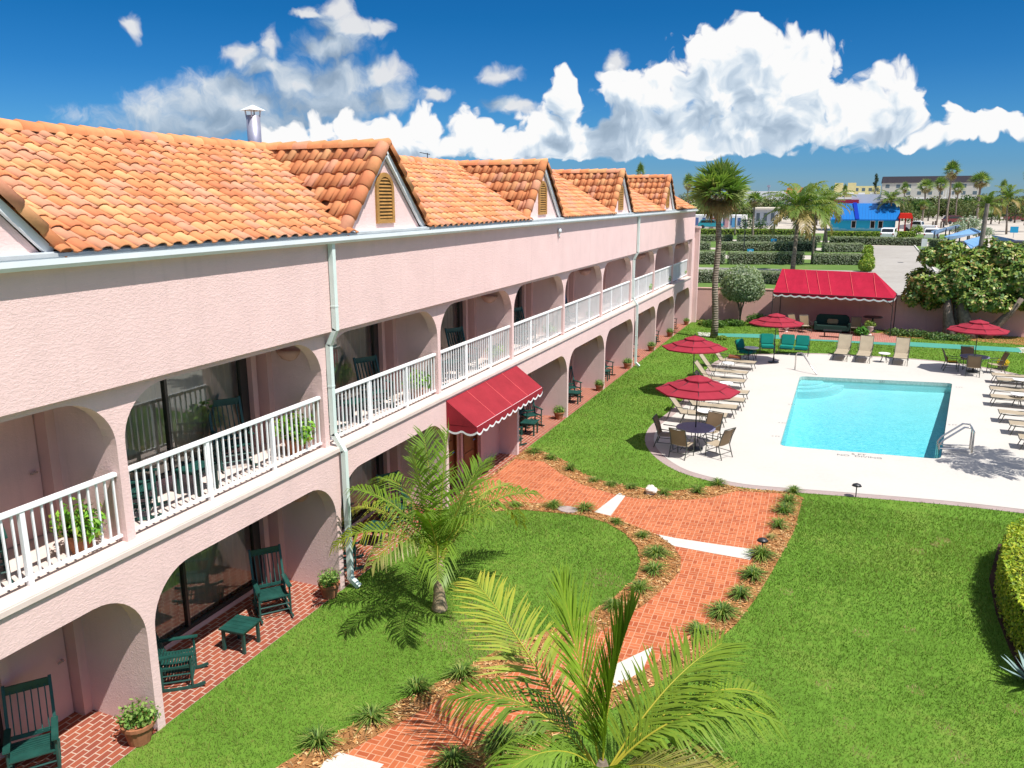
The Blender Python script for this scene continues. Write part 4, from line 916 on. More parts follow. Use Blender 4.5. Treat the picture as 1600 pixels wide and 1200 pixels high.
# terracotta pots with plants
def potted(r, h, label, cols, fr, n, size, style='pot'):
    t = thing('potted_plant', label, 'potted plant')
    if style == 'pot': MB().lathe([(r*.68, 0), (r*.95, h*.82), (r*1.05, h*.82), (r*1.07, h), (r*.92, h), (r*.88, h*.86), (.01, h*.85)], 18).build('pot', M['terracotta'], t, smooth=False)
    else: MB().lathe([(r*.6, 0), (r*.6, .03), (r*.22, h*.2), (r*.25, h*.3), (r*.8, h*.6), (r*.75, h*.85), (r*1.05, h), (r*.8, h), (.01, h*.85)], 18).build('urn', M['slab'], t, smooth=True)
    leaves('leaves', [(0, 0, h+fr[2]*.55), (fr[0]*.4, .1*fr[1], h+fr[2]*.35), (-fr[0]*.4, -.2*fr[1], h+fr[2]*.3)], [fr, (fr[0]*.7, fr[1]*.7, fr[2]*.7), (fr[0]*.7, fr[1]*.7, fr[2]*.7)], n, size, cols, t, shell=.35); return t
GC1 = [(.12, .25, .04), (.19, .32, .06), (.08, .17, .03), (.25, .35, .09)]
pp = Proto(potted(.21, .30, '', GC1, (.26, .26, .2), 520, .034)); pb = Proto(potted(.2, .28, '', [(.14, .33, .03), (.22, .42, .04), (.33, .40, .06), (.10, .24, .03)], (.36, .36, .32), 640, .05))
NTH = {-1: 'leftmost', 0: 'second', 1: 'third', 2: 'awning', 3: 'first after-awning', 4: 'second after-awning', 5: 'third after-awning', 6: 'third last', 7: 'second last', 8: 'last'}
def porch(i): return f"{NTH[i]} ground floor porch"
for i, (u, v, s) in {-1: (220, 1160, 1.1), 0: (515, 934, 1.0), 3: (872, 656, .9), 4: (935, 612, .85), 5: (983, 574, .9), 6: (1020, 547, .9), 7: (1050, 524, .9), 8: (1073, 508, .8)}.items():
    p = at(u, v, .012); p = Vector((min(p.x, -.05)-.02, (i+1)*W-.36, .012)); pp.place(p, random.uniform(0, 6), f"terracotta pot plant by the pillar of the {porch(i)}", 'terracotta pots along the porches', s)
def balc(i): return f"{NTH[i]} upper balcony" if i != 2 else 'upper balcony above the red awning'
for i, s in {-1: 1.0, 0: 1.15, 1: 1.0, 2: .8, 3: .7, 4: .5, 5: .5, 6: .8, 7: .75, 8: .7}.items():
    pb.place((-.55 if i < 6 else -.42, (i+1)*W-.52, ZF+.01), random.uniform(0, 6), f"bushy green pot plant behind the railing of the {balc(i)}", 'balcony pot plants', s)
# ------------------------------------------------------------------ rocking chairs and side tables
def rocker():
    t = thing('rocking_chair', 'x', 'chair', group='green rocking chairs'); g = M['green']; w = .29
    for s in (-1, 1):
        pts = [(-.50+.0, s*w, .10), (-.32, s*w, .045), (-.1, s*w, .022), (.12, s*w, .022), (.32, s*w, .04), (.46, s*w, .075)]
        b = MB()
        for a, c in zip(pts, pts[1:]): b.bar(a, c, .035, .045)
        b.build('rocker', g, t)
        MB().tube([(.26, s*w, .04), (.26, s*w, .62)], .021, 8).build('leg', g, t)
        MB().bar((-.20, s*w, .03), (-.20, s*w, .40), .04).build('leg', g, t)
        b = MB().box(-.27, .33, s*w-.045, s*w+.045, .615, .64); b.build('armrest', g, t, bevel=.008)
    b = MB()
    for x, z in ((.26, .14), (.26, .26), (-.2, .16), (-.2, .27)): b.tube([(x, -w, z), (x, w, z)], .014, 6)
    for s in (-1, 1):
        for z in (.16, .28): b.tube([(-.2, s*w, z), (.26, s*w, z)], .014, 6)
    b.build('stretcher', g, t)
    b = MB(); n = 11
    for k in range(n):
        x = -.2+.47*k/(n-1); z = .405-.03*math.sin(PI*k/(n-1))+.02*(k/(n-1)); b.box(x-.018, x+.018, -w+.01, w-.01, z, z+.018)
    for s in (-1, 1): b.bar((-.21, s*(w-.03), .385), (.28, s*(w-.03), .40), .03, .04)
    b.build('seat', g, t)
    b = MB(); x0, z0, x1, z1 = -.20, .42, -.47, 1.16
    for s in (-1, 1): b.bar((x0, s*w, .38), (x1-.01, s*w, z1+.03), .042, .042)
    for k in range(6):
        y = -.215+.43*k/5; b.bar((x0-.02, y, z0+.06), (x1+.02, y, z1-.08), .038, .016, up=(0, 1, 0))
    b.bar((x1+.012, -w, z1-.05), (x1+.012, w, z1-.05), .022, .13); b.bar((x0-.02, -w, z0+.07), (x0-.02, w, z0+.07), .022, .06)
    b.build('backrest', g, t); return t
def side_table():
    t = thing('side_table', 'x', 'table', group='green side tables'); g = M['green']; b = MB()
    for k in range(5): y = -.22+.11*k; b.box(-.26, .26, y-.052, y+.052, .42, .445)
    b.box(-.22, .22, -.22, .22, .36, .419); b.build('table_top', g, t)
    for sx in (-1, 1):
        for sy in (-1, 1): MB().box(sx*.21-.025, sx*.21+.025, sy*.21-.025, sy*.21+.025, 0, .418).build('leg', g, t)
    return t
rk, stb = Proto(rocker()), Proto(side_table())
# (bay, x, dy from the pillar, facing)   facing 0 = out to the garden
for i, x, dy, a, w_ in ((-1, -.88, 3.45, -38, 'turned out'), (0, -.70, 1.05, 38, 'at the near pillar facing away'), (0, -.72, 3.55, -40, 'at the far end facing the camera'), (1, -.62, .95, 35, 'behind the downspout'), (1, -.75, 3.5, -35, 'behind the young palm'), (3, -.65, 1.0, 35, 'nearer the awning'), (3, -.85, 3.3, -40, 'with its back to the far partition'),
        (4, -.85, 3.0, -40, 'with its tall back showing'), (5, -.75, 2.6, -30, 'half hidden by the pillar'), (6, -.8, 2.5, -35, 'half hidden by the downspout'), (7, -.75, 2.4, -40, 'in the shade of the palm'), (8, -.75, 2.6, -35, 'nearest the wing wall')):
    rk.place((x, i*W+dy, .012), R_(a), f"green rocking chair {w_}, {porch(i)}")
for i, x, dy in ((0, -.45, 2.33), (1, -.55, 2.25), (3, -.5, 2.3), (4, -.45, 2.15), (5, -.5, 1.7), (7, -.5, 1.5)): stb.place((x, i*W+dy, .012), R_(4), f"low square green table between the chairs, {porch(i)}")
for i, x, dy, a, w_ in ((-1, -.95, 1.9, 30, 'by the near end'), (-1, -1.0, 3.2, -30, 'before the door'), (0, -.95, .8, 35, 'near the first pillar'), (0, -1.2, 3.35, -35, 'before the curtains'), (1, -.9, .9, 35, 'beside the downspout'), (1, -.95, 3.1, -28, 'by the plant'), (2, -.95, .9, 35, 'at the near end'), (2, -.95, 3.0, -28, 'at the far end'), (3, -.95, 2.9, -28, 'with only its back above the rail'), (4, -.95, 2.7, -28, 'draped with a blue towel')):
    rk.place((x, i*W+dy, ZF+.004), R_(a), f"green rocking chair {w_}, {balc(i)}")
for i in (0, 1, 2): stb.place((-.8, i*W+2.0, ZF+.004), R_(4), f"low square green table behind the railing, {balc(i)}")
# blue towel over the chair on the balcony past the awning
b = MB(); cx0, cy0 = -.95, 4*W+2.7; vs = []
for k in range(9):
    y = -.26+.52*k/8; f = .012*math.sin(k*1.9)
    vs += [(-.51-.03+f, y, .55), (-.505+f, y, 1.16), (-.455+f, y, 1.215), (-.41-f, y, 1.13), (-.33-f, y, .72)]
b.add(vs, [(5*k+j, 5*k+5+j, 5*k+6+j, 5*k+1+j) for k in range(8) for j in range(4)])
o = b.build('towel', M['towel'], smooth=True, recalc=False); o.location = (cx0, cy0, ZF+.004); o.rotation_euler = (0, 0, R_(-28)); tag(o, 'blue towel hung over the chair back on the second balcony past the awning', 'towel')
# ------------------------------------------------------------------ pool furniture
def lounger():
    t = thing('sun_lounger', 'x', 'sun lounger'); fm = M['olive']; w = .31
    b = MB()
    for s in (-1, 1):
        b.tube([(-.25, s*w, .36), (.55, s*w, .37), (1.05, s*w, .33), (1.38, s*w, .345)], .016, 6)
        b.tube([(-.05, s*w, .17), (1.2, s*w, .17)], .010, 6); b.tube([(.45, s*w, .17), (.45, s*w, .36)], .010, 6)
    for x in (-.25, 1.38): b.tube([(x, -w, .36), (x, w, .36)], .016, 6)
    b.build('frame', fm, t)
    for s in (-1, 1):
        for xa, xb in ((-.1, -.22), (1.2, 1.33)): MB().tube([(xa, s*w, .36), (xb, s*(w+.02), 0)], .016, 6).build('leg', fm, t)
        MB().tube([(.02, s*w, .36), (.04, s*(w+.05), .58), (-.34, s*(w+.05), .60), (-.42, s*w, .62)], .014, 6).build('armrest', fm, t)
    b = MB(); n = 14; vs = []
    for k in range(n+1):
        f = k/n; x = -.22+1.60*f; z = .372-.035*math.sin(PI*min(1, f*1.4))*(f > .3)+.0; vs += [(x, -w+.01, z), (x, 0, z-.015), (x, w-.01, z)]
    b.add(vs, [(3*k+j, 3*k+3+j, 3*k+4+j, 3*k+1+j) for k in range(n) for j in range(2)]); b.build('sling_seat', M['sling'], t, smooth=True, recalc=False)
    bk = MB(); c, s_ = math.cos(R_(128)), math.sin(R_(128)); L = .86
    vs = []
    for k in range(7): f = k/6; vs += [(-.22+c*L*f, y, .375+s_*L*f-(.015 if y == 0 else 0)) for y in (-w+.01, 0, w-.01)]
    bk.add(vs, [(3*k+j, 3*k+3+j, 3*k+4+j, 3*k+1+j) for k in range(6) for j in range(2)]); bo = bk.build('backrest', M['sling'], t, smooth=True, recalc=False)
    b = MB()
    for s in (-1, 1): b.tube([(-.22, s*w, .375), (-.22+c*L, s*w, .375+s_*L)], .014, 6)
    b.tube([(-.22+c*L, -w, .375+s_*L), (-.22+c*L, w, .375+s_*L)], .014, 6)
    for s in (-1, 1): b.tube([(-.22+c*L*.55, s*.2, .375+s_*L*.5), (-.75, s*.2, .02)], .011, 6)
    b.build('back_frame', fm, bo); return t
lg = Proto(lounger())
LROW = [(1181, 580), (1168, 597), (1164, 611), (1169, 630), (1163, 643), (1151, 655), (1135, 669)]
for k, (u, v) in enumerate(LROW):
    p = at(u, v); lg.place((p.x-1.42, p.y+.30, .012), R_(-4+k), f"beige sling lounger left of the pool, {ORD[k]} from the far end of its row", 'loungers left of the pool')
for k, (u, v) in enumerate([(1316, 563), (1351, 566), (1409, 570)]):
    p = at(u, v); lg.place((p.x-.0, p.y+1.0, .012), R_(-95), f"beige sling lounger at the far side of the pool, {['leftmost', 'middle', 'rightmost'][k]} of three", 'loungers beyond the pool')
for k, (u, v) in enumerate([(1548, 600), (1556, 608), (1545, 623), (1546, 636), (1559, 662), (1575, 681), (1590, 704)]):
    p = at(u, v); lg.place((p.x+1.42, p.y+.30, .012), R_(180-4), f"flat beige lounger right of the pool, {ORD[k]} from the far end of its row", 'loungers right of the pool')
def round_table(r, h, top, legs, label, nlegs=4, cat='table'):
    t = thing('round_table', label, cat); MB().lathe([(r*.96, h-.03), (r, h-.025), (r, h-.006), (r*.985, h)], 28).build('table_top', top, t)
    for k in range(nlegs):
        a = k*2*PI/nlegs+.6; MB().tube([(math.cos(a)*r*.72, math.sin(a)*r*.72, h-.03), (math.cos(a)*r*.42, math.sin(a)*r*.42, h*.5), (math.cos(a)*r*.8, math.sin(a)*r*.8, 0)], .012, 6).build('leg', legs, t)
    return t
wt = Proto(round_table(.27, .46, M['whitetop'], M['olive'], 'x'))
for (u, v), lb in (((1138, 567), 'between the two farthest left loungers'), ((1135, 598), 'between the middle left loungers'), ((1101, 642), 'between the near left loungers'), ((1382, 552), 'between the loungers beyond the pool'), ((1594, 593), 'among the farthest right loungers'), ((1591, 616), 'among the second pair of right loungers')):
    wt.place(at(u, v, .46)-Vector((0, 0, .448)), 0, f"small round white table {lb}", 'round white side tables')
def sling_chair():
    t = thing('sling_chair', 'x', 'chair', group='brown sling chairs round the two tables'); fm = M['olive']; w = .27
    for s in (-1, 1):
        MB().tube([(.27, s*w, 0), (.25, s*w, .40), (.25, s*(w+.02), .62), (-.18, s*(w+.02), .64)], .016, 6).build('armrest', fm, t)
        MB().tube([(-.36, s*w, 0), (-.22, s*w, .40), (-.30, s*w, .70), (-.42, s*w, .98)], .017, 6).build('leg', fm, t)
    b = MB()
    for x, z in ((.265, .18), (-.3, .18)): b.tube([(x, -w, z), (x, w, z)], .011, 6)
    for s in (-1, 1): b.tube([(-.3, s*w, .18), (.265, s*w, .18)], .011, 6)
    b.tube([(-.42, -w, .98), (-.42, w, .98)], .016, 6); b.build('stretcher', fm, t)
    path = [(.27, .43), (.1, .40), (-.15, .385), (-.22, .42), (-.27, .60), (-.33, .78), (-.41, .96)]; vs = []
    for x, z in path: vs += [(x+.012, -w+.01, z), (x-.012, 0, z-.012), (x+.012, w-.01, z)]
    k0 = 3
    MB().add(vs[:12], [(3*k+j, 3*k+3+j, 3*k+4+j, 3*k+1+j) for k in range(3) for j in range(2)]).build('seat', M['sling'], t, smooth=True, recalc=False)
    MB().add(vs[9:], [(3*k+j, 3*k+3+j, 3*k+4+j, 3*k+1+j) for k in range(3) for j in range(2)]).build('backrest', M['slingbr'], t, smooth=True, recalc=False); return t
sc = Proto(sling_chair())
def umbrella():
    t = thing('parasol', 'x', 'parasol', group='red parasols'); R, zr, za = 1.32, 1.98, 2.46
    MB().tube([(0, 0, .08), (0, 0, 2.44)], .02, 8).build('pole', M['blackmetal'], t)
    MB().lathe([(.26, 0), (.26, .05), (.05, .09), (.03, .3), (.026, .3)], 16).build('base', M['blackmetal'], t)
    b = MB(); lv = [(.0, za), (.42, za-.125), (.425, za-.165), (.33, za-.165), (.90, za-.325), (.905, za-.365), (.82, za-.345), (R, zr)]
    vs, fs = [], []
    for j, (r, z) in enumerate(lv):
        for k in range(16):
            a = k*PI/8; rr = r*(1 if k % 2 == 0 else math.cos(PI/8)*.985); vs.append((rr*math.cos(a), rr*math.sin(a), z-(.012*r if k % 2 else 0)))
    for j in range(len(lv)-1):
        for k in range(16): fs.append((j*16+k, j*16+(k+1) % 16, (j+1)*16+(k+1) % 16, (j+1)*16+k))
    b.add(vs, fs)
    for k in range(16):
        a0, a1 = vs[7*16+k], vs[7*16+(k+1) % 16]; b.quad(a0, a1, (a1[0]*.995, a1[1]*.995, a1[2]-.05), (a0[0]*.995, a0[1]*.995, a0[2]-.05))
    cn = b.build('canopy', M['umb'], t, recalc=False)
    b = MB()
    for k in range(8):
        a = k*PI/4; c, s = math.cos(a), math.sin(a); b.tube([(.02*c, .02*s, za-.03), (R*.98*c, R*.98*s, zr-.012)], .009, 5); b.tube([(.03*c, .03*s, 1.75), (R*.55*c, R*.55*s, zr+.18)], .007, 5)
    b.build('rib', M['blackmetal'], t); MB().lathe([(.03, za), (.02, za+.05), (.005, za+.09)], 8).build('finial', M['blackmetal'], t); return t
um = Proto(umbrella())
T1 = at(1087, 668, .74); T2 = at(1523, 557, .74)
t1 = Proto(round_table(.62, .74, M['bluetop'], M['olive'], 'round slate blue table under the nearest red parasol', 4)); t1.place((T1.x, T1.y, .012))
t2 = Proto(round_table(.62, .74, M['bluetop'], M['olive'], 'round slate blue table under the right red parasol', 4)); t2.place((T2.x, T2.y, .012), .4)
A1 = at(1086, 523, 2.5); A3 = at(1214, 488, 2.5)
um.place((T1.x, T1.y, .012), .2, 'red parasol over the round table nearest the camera', 'red parasols'); um.place((A1.x, A1.y, .012), .1, 'red parasol behind the nearest one, over the left loungers', 'red parasols')
um.place((A3.x, A3.y, .012), .3, 'red parasol beside the green cushioned chairs', 'red parasols'); um.place((T2.x, T2.y, .012), .15, 'red parasol over the table right of the pool', 'red parasols')
for T_, nm, L in ((T1, 'nearest table', [(158, 'at the far left, in shade'), (232, 'at the front left, back to the camera'), (308, 'at the front right, back to the camera'), (48, 'at the far right')]), (T2, 'table right of the pool', [(160, 'on the left, with a yellow cloth'), (240, 'at the front, back to the camera'), (75, 'at the far side'), (-14, 'on the right side')])):
    for phi, w_ in L:
        a = az_img(phi); sc.place((T_.x+math.cos(a)*.92, T_.y+math.sin(a)*.92, .012), a+PI, f"brown sling armchair {w_}, {nm}")
a = az_img(160); o = MB().add([(-.2, -.2, .44), (.2, -.2, .46), (.2, .2, .45), (-.2, .2, .44), (.26, .1, .30), (.26, -.1, .28), (-.2, -.22, .66), (-.22, .2, .66)], [(0, 1, 2, 3), (1, 5, 4, 2), (0, 3, 7, 6)]).build('towel', M['yellowcloth'], recalc=False)
o.location = (T2.x+math.cos(a)*.92, T2.y+math.sin(a)*.92, .012); o.rotation_euler = (0, 0, a+PI); tag(o, 'yellow cloth lying on the left chair of the right table', 'towel')
# green cushioned seats
def lounge_seat(n, label, name='cushioned_armchair'):
    t = thing(name, label, 'armchair' if n == 1 else 'sofa'); w = .36*n; b = MB()
    for s in (-1, 1):
        b.tube([(.32, s*w, 0), (.32, s*w, .55), (-.3, s*w, .58)], .016, 6); b.tube([(-.38, s*w, 0), (-.3, s*w, .4), (-.5, s*w, .88)], .016, 6); b.tube([(-.36, s*w, .3), (.32, s*w, .3)], .014, 6)
    b.tube([(.32, -w, .3), (.32, w, .3)], .014, 6); b.tube([(-.36, -w, .3), (-.36, w, .3)], .014, 6); b.build('frame', M['blackmetal'], t)
    for k in range(n):
        y = -w+.36*(2*k+1); MB().box(-.3, .34, y-.33, y+.33, .31, .45).build('seat_cushion', M['teal'], t, bevel=.04); q = MB().box(-.07, .07, y-.33, y+.33, 0, .56)
        q.xf(Matrix.Translation((-.33, 0, .42)) @ Matrix.Rotation(R_(-18), 4, 'Y')).build('back_cushion', M['teal'], t, bevel=.04)
    return t
for (u, v), n, a, lb in (((1165, 563), 1, -25, 'green cushioned armchair left of the small white table'), ((1197, 554), 1, -80, 'green cushioned armchair behind the small white table'), ((1239, 556), 2, -92, 'green cushioned two seat sofa under the red parasol')):
    o = lounge_seat(n, lb, 'cushioned_armchair' if n == 1 else 'cushioned_sofa'); p = at(u, v); o.location = (p.x, p.y+.35, .012); o.rotation_euler = (0, 0, R_(a))
wt.place(at(1174, 548, .46)-Vector((0, 0, .448)), 0, 'round white table between the green cushioned armchairs', 'round white side tables', 1.35)
t = thing('wicker_stool', 'low brown wicker stool beside the green armchair', 'stool', at(1147, 565, .012)); MB().box(-.3, .3, -.3, .3, .22, .30).build('top', M['wood'], t, bevel=.02)
for sx in (-1, 1):
    for sy in (-1, 1): MB().box(sx*.27-.02, sx*.27+.02, sy*.27-.02, sy*.27+.02, 0, .22).build('leg', M['wood'], t)
# pool handrails
t = thing('pool_handrail', 'bent steel handrail at the far left pool corner by the steps', 'handrail', (0, 0, 0)); a = at(1242, 578); c = at(1283, 598, -.3); c = Vector((c.x, c.y, -.6))
for k in (0,):
    o_ = Vector((.0, .22*k, 0)); MB().tube([a+o_, a+o_+Vector((0, 0, .72)), a+o_+Vector((.06, -.02, .83)), a+o_+Vector((.25, -.1, .86)), a+(c-a)*.45+o_+Vector((0, 0, .82)), c+o_+Vector((-.15, .1, .55)), c+o_], .03, 8).build('rail', M['steel'], t, smooth=True)
t = thing('pool_handrail', 'double bent steel handrail at the near right pool corner', 'handrail', (0, 0, 0)); a = at(1518, 708); c = at(1466, 706)
for k in (0, 1):
    o_ = Vector((0, .46*k, 0)); MB().tube([a+o_, a+o_+Vector((0, 0, .70)), a+o_+Vector((-.08, 0, .82)), a+o_+Vector((-.28, 0, .82)), a+(c-a)*.88+o_+Vector((0, 0, .40)), c+o_+Vector((0, 0, .22)), c+o_+Vector((0, 0, -.6))], .03, 8).build('rail', M['steel'], t, smooth=True)
    MB().tube([a+o_+Vector((0, 0, .12)), c+o_+Vector((0, 0, .12))], .018, 6).build('cross_bar', M['steel'], t)
# ------------------------------------------------------------------ cabana
ct = thing('cabana', 'red canvas cabana with white scalloped hem on dark posts before the wall', 'cabana', (0, 0, 0))
fl_, frr = at(1204, 516), at(1390, 527); zb = hgt(1390, 466, frr); bk = 2.6; fl_ = Vector((fl_.x-.05, frr.y+.75, 0)); d = (frr-fl_).normalized(); nb_ = Vector((-d.y, d.x, 0)); bl, br = fl_+nb_*bk, frr+nb_*bk
rl = aty(1222, 422, (bl.y+fl_.y)/2+.55); rr2 = aty(1368, 424, (br.y+frr.y)/2+.4); zr_ = (rl.z+rr2.z)/2
Z = lambda p, z: (p.x, p.y, z)
A, B, C_, D_ = fl_, frr, br, bl; e0, e1 = Vector((rl.x, rl.y, zr_)), Vector((rr2.x, rr2.y, zr_))
def patch(b, a, c, c2, a2, n=10):
    a, c, c2, a2 = map(Vector, (a, c, c2, a2)); o = len(b.v); m = 5
    for i in range(n+1):
        for j in range(m+1):
            f, g = i/n, j/m; p = (a*(1-f)+c*f)*(1-g)+(a2*(1-f)+c2*f)*g; p = p-Vector((0, 0, .05*math.sin(PI*g)*abs(math.sin(PI*f*4)))); b.v.append(tuple(p))
    for i in range(n):
        for j in range(m): q = o+i*(m+1)+j; b.f.append((q, q+m+1, q+m+2, q+1))
b = MB(); patch(b, Z(A, zb), Z(B, zb), e1, e0, 16); patch(b, Z(B, zb), Z(C_, zb), e1, e1, 4); patch(b, Z(C_, zb), Z(D_, zb), e0, e1, 16); patch(b, Z(D_, zb), Z(A, zb), e0, e0, 4)
M['red2'] = fabric('cabana_canvas', (.40, .014, .042), trans=.15)
b.build('canopy', M['red2'], ct, recalc=False, smooth=False)
valance([(A.x, A.y), (B.x, B.y), (C_.x, C_.y), (D_.x, D_.y), (A.x, A.y)], zb, .26, 1.9, 'valance', M['red2'], ct, off=.006, trim=.085)
for p in (A, B, C_, D_): MB().tube([(p.x, p.y, 0), (p.x, p.y, zb)], .022, 8).build('post', M['blackmetal'], ct)
b = MB()
for p, q in ((A, B), (B, C_), (C_, D_), (D_, A)): b.tube([Z(p, zb-.02), Z(q, zb-.02)], .016, 6); dd = (q-p).normalized(); b.tube([Z(p+dd*.45, zb-.03), Z(p, zb-.5)], .012, 6); b.tube([Z(q-dd*.45, zb-.03), Z(q, zb-.5)], .012, 6)
b.tube([tuple(e0-Vector((0, 0, .03))), tuple(e1-Vector((0, 0, .03)))], .016, 6); b.build('frame', M['blackmetal'], ct)
b = MB(); sd_ = (e1-e0)
for f in (.02, .26, .38, .5, .74, .98):
    p = Vector(Z(A, zb))+(Vector(Z(B, zb))-Vector(Z(A, zb)))*(.12+.76*f); q = e0+sd_*f; b.bar(p+Vector((0, 0, .02)), q+Vector((0, 0, .02)), .02, .006)
b.build('seam', bpy.data.materials['red_seam'], ct)
# things in the cabana's shade
M['dkgreen'] = fabric('dark_green_cushion', (.018, .045, .035)); M['tan'] = fabric('tan_cushion', (.30, .22, .12))
p = at(1299, 521); t = thing('wicker_sofa', 'dark green high backed sofa in the shade of the red cabana', 'sofa', (p.x, p.y+.45, .014))
b = MB().prism([(-.95, 0)]+[(-.95+.0, .75), (-.9, .9), (-.75, 1.0), (.75, 1.0), (.9, .9), (.95, .75), (.95, 0)], 'y', .45, .62); b.build('backrest', M['dkgreen'], t)
MB().box(-.95, .95, -.35, .45, .12, .42).build('seat', M['dkgreen'], t, bevel=.04)
for s in (-1, 1): MB().box(s*.95-.08, s*.95+.08, -.35, .45, .1, .62).build('armrest', M['dkgreen'], t, bevel=.04)
MB().box(-.3, .32, .26, .4, .45, .75).build('cushion', M['tan'], t, bevel=.05)
p = at(1300, 527); t = thing('coffee_table', 'dark low table before the sofa under the red cabana', 'table', (p.x, p.y, .014)); MB().box(-.5, .5, -.25, .25, .36, .40).build('table_top', M['blackmetal'], t, bevel=.01)
for sx in (-1, 1): MB().box(sx*.42-.03, sx*.42+.03, -.2, .2, 0, .36).build('leg', M['blackmetal'], t)
p = at(1362, 519); t = thing('bar_table', 'dark round table at the right end of the red cabana', 'table', (p.x, p.y+.2, .014)); MB().lathe([(.55, .86), (.55, .9), (.1, .92)], 20).build('table_top', M['blackmetal'], t); MB().lathe([(.3, 0), (.06, .08), (.05, .86)], 12).build('pedestal', M['blackmetal'], t)
p = at(1345, 522); 
for k, (u, v, lb) in enumerate(((1336, 523, 'dark chair between sofa and round table under the cabana'), (1258, 520, 'dark chair left of the sofa under the cabana'), (1242, 518, 'dark chair at the left end of the cabana'))):
    p = at(u, v); sc.place((p.x, p.y+.1, .014), R_(-90+k*25), lb)
pu = Proto(potted(.26, .55, 'x', [(.16, .27, .05), (.22, .33, .06), (.3, .33, .08)], (.34, .34, .25), 420, .055, 'urn'))
p = at(1358, 524); pu.place((p.x, p.y, .014), 0, 'stone urn with yellow green plant at the right front of the cabana', 'stone urns by the cabana'); p = at(1228, 519); pu.place((p.x, p.y, .014), 1, 'small stone urn at the left front of the cabana', 'stone urns by the cabana', .8)
o = leaves('shade_plant', [(0, 0, .25)], [(.4, .3, .3)], 420, .09, [(.06, .2, .03), (.1, .28, .04)], shell=.3); o.location = at(1346, 525); tag(o, 'bright green leafy plant beside the right urn', 'plant')
p = at(1566, 577); o = leaves('yellow_flowers', [(0, 0, .32)], [(.26, .26, .2)], 520, .04, [(.85, .52, .01), (.8, .45, .01), (.9, .62, .03), (.2, .3, .04)], shell=.3); o.location = p; tag(o, 'yellow flowers in a pot on the deck edge', 'flowers')
MB().lathe([(.16, 0), (.24, .2), (.2, .2)], 14).build('pot', M['bark'], o)
# ------------------------------------------------------------------ shrubs and trees round the court
def shrub(name, label, cat, p, cens, rads, n, size, cols, trunk=None, shell=.55, aspect=.5, group=None, keep=None):
    t = thing(name, label, cat, p, group=group); leaves('crown', cens, rads, n, size, cols, t, shell=shell, aspect=aspect, keep=keep)
    if trunk:
        b = MB()
        for pts, r in trunk: b.tube(pts, [r*(1-.45*k/(len(pts)-1)) for k in range(len(pts))], 8)
        b.build('trunk', M['bark'], t, smooth=True)
    return t
SIL = [(.24, .31, .19), (.31, .38, .24), (.16, .23, .12), (.37, .43, .28)]
p = at(1156, 507); zc = hgt(1160, 443, p); top = hgt(1160, 413, p); r = (top-zc)
shrub('round_tree', 'round clipped silver green tree before the pink wall', 'tree', p, [(0, 0, zc), (.5, .1, zc-.3), (-.5, 0, zc-.25), (0, -.3, zc-.3)], [(r*1.08, r*1.0, r), (r*.75, r*.7, r*.72), (r*.75, r*.7, r*.72), (r*.8, r*.7, r*.72)], 9000, .075, SIL, [([(.0, 0, 0), (-.02, 0, .7), (-.4, .1, zc-.5)], .07), ([(-.02, 0, .5), (.05, 0, 1.), (.35, 0, zc-.4)], .06), ([(0, 0, .6), (0, -.1, zc)], .05)], shell=.8)
for k, (u, v, w, h, cols, lb) in enumerate(((1183, 509, .8, .75, [(.06, .14, .03), (.1, .2, .04)], 'dark green bush against the wall by the left end of the cabana'), (1116, 511, .9, .45, [(.07, .15, .03), (.11, .2, .04)], 'low dark bush at the foot of the tall palm'), (1145, 509, .8, .4, [(.06, .13, .025), (.09, .18, .03)], 'low bush under the round clipped tree'), (1098, 508, .35, .3, [(.25, .3, .06), (.3, .33, .08)], 'small yellow green plant at the hotel corner'), (1128, 531, .3, .22, [(.28, .36, .06), (.2, .32, .05)], 'small yellow green plant by the foot of the tall palm'))):
    shrub('bush', lb, 'bush', at(u, v), [(0, 0, h*.5)], [(w, w*.6, h*.6)], 900, .07, cols, shell=.4)
for k, (u, v) in enumerate(((1400, 524), (1430, 526), (1462, 530), (1495, 532))):
    shrub('ground_cover_clump', f"dark leafy clump under the big tree, {['leftmost', 'second from the left', 'third from the left', 'rightmost'][k]}", 'plant', at(u, v), [(0, 0, .15)], [(.75, .6, .28)], 700, .07, [(.05, .11, .03), (.08, .16, .04), (.14, .2, .06)], shell=.3, group='leafy clumps under the big tree')
# big leaved tree
p = at(1482, 527); V3 = lambda u, v, dd: Vector(aty(u, v, p.y+dd+1.1))-p
CR_ = []
for (u, v, rx, rz, dd) in ((1440, 440, .75, .7, 0), (1425, 462, .5, .5, -.2), (1452, 400, .55, .5, .1), (1480, 395, .65, .6, 0), (1500, 430, 1.0, .9, -.6), (1470, 450, .8, .8, -.7), (1530, 410, .85, .75, .2), (1545, 440, 1.0, .9, -.4), (1568, 400, .75, .7, 0), (1550, 385, .45, .4, .2), (1590, 430, .9, .9, -.3), (1610, 460, .9, .8, -.2), (1520, 465, .9, .7, -.8), (1560, 470, .9, .6, -.6), (1495, 385, .35, .35, 0), (1640, 420, .9, .9, 0), (1600, 395, .6, .5, .2), (1455, 470, .6, .4, -.3)):
    q = V3(u, v, dd); CR_.append((q, (rx*1.1, (rx+rz)*.55, rz*1.1)))
MG = [(.08, .17, .028), (.13, .23, .035), (.21, .29, .045), (.30, .34, .07), (.38, .28, .10), (.14, .24, .04), (.09, .18, .045)]
t = thing('big_leaf_tree', 'broad dark tree with large glossy leaves and several stout trunks', 'tree', p)
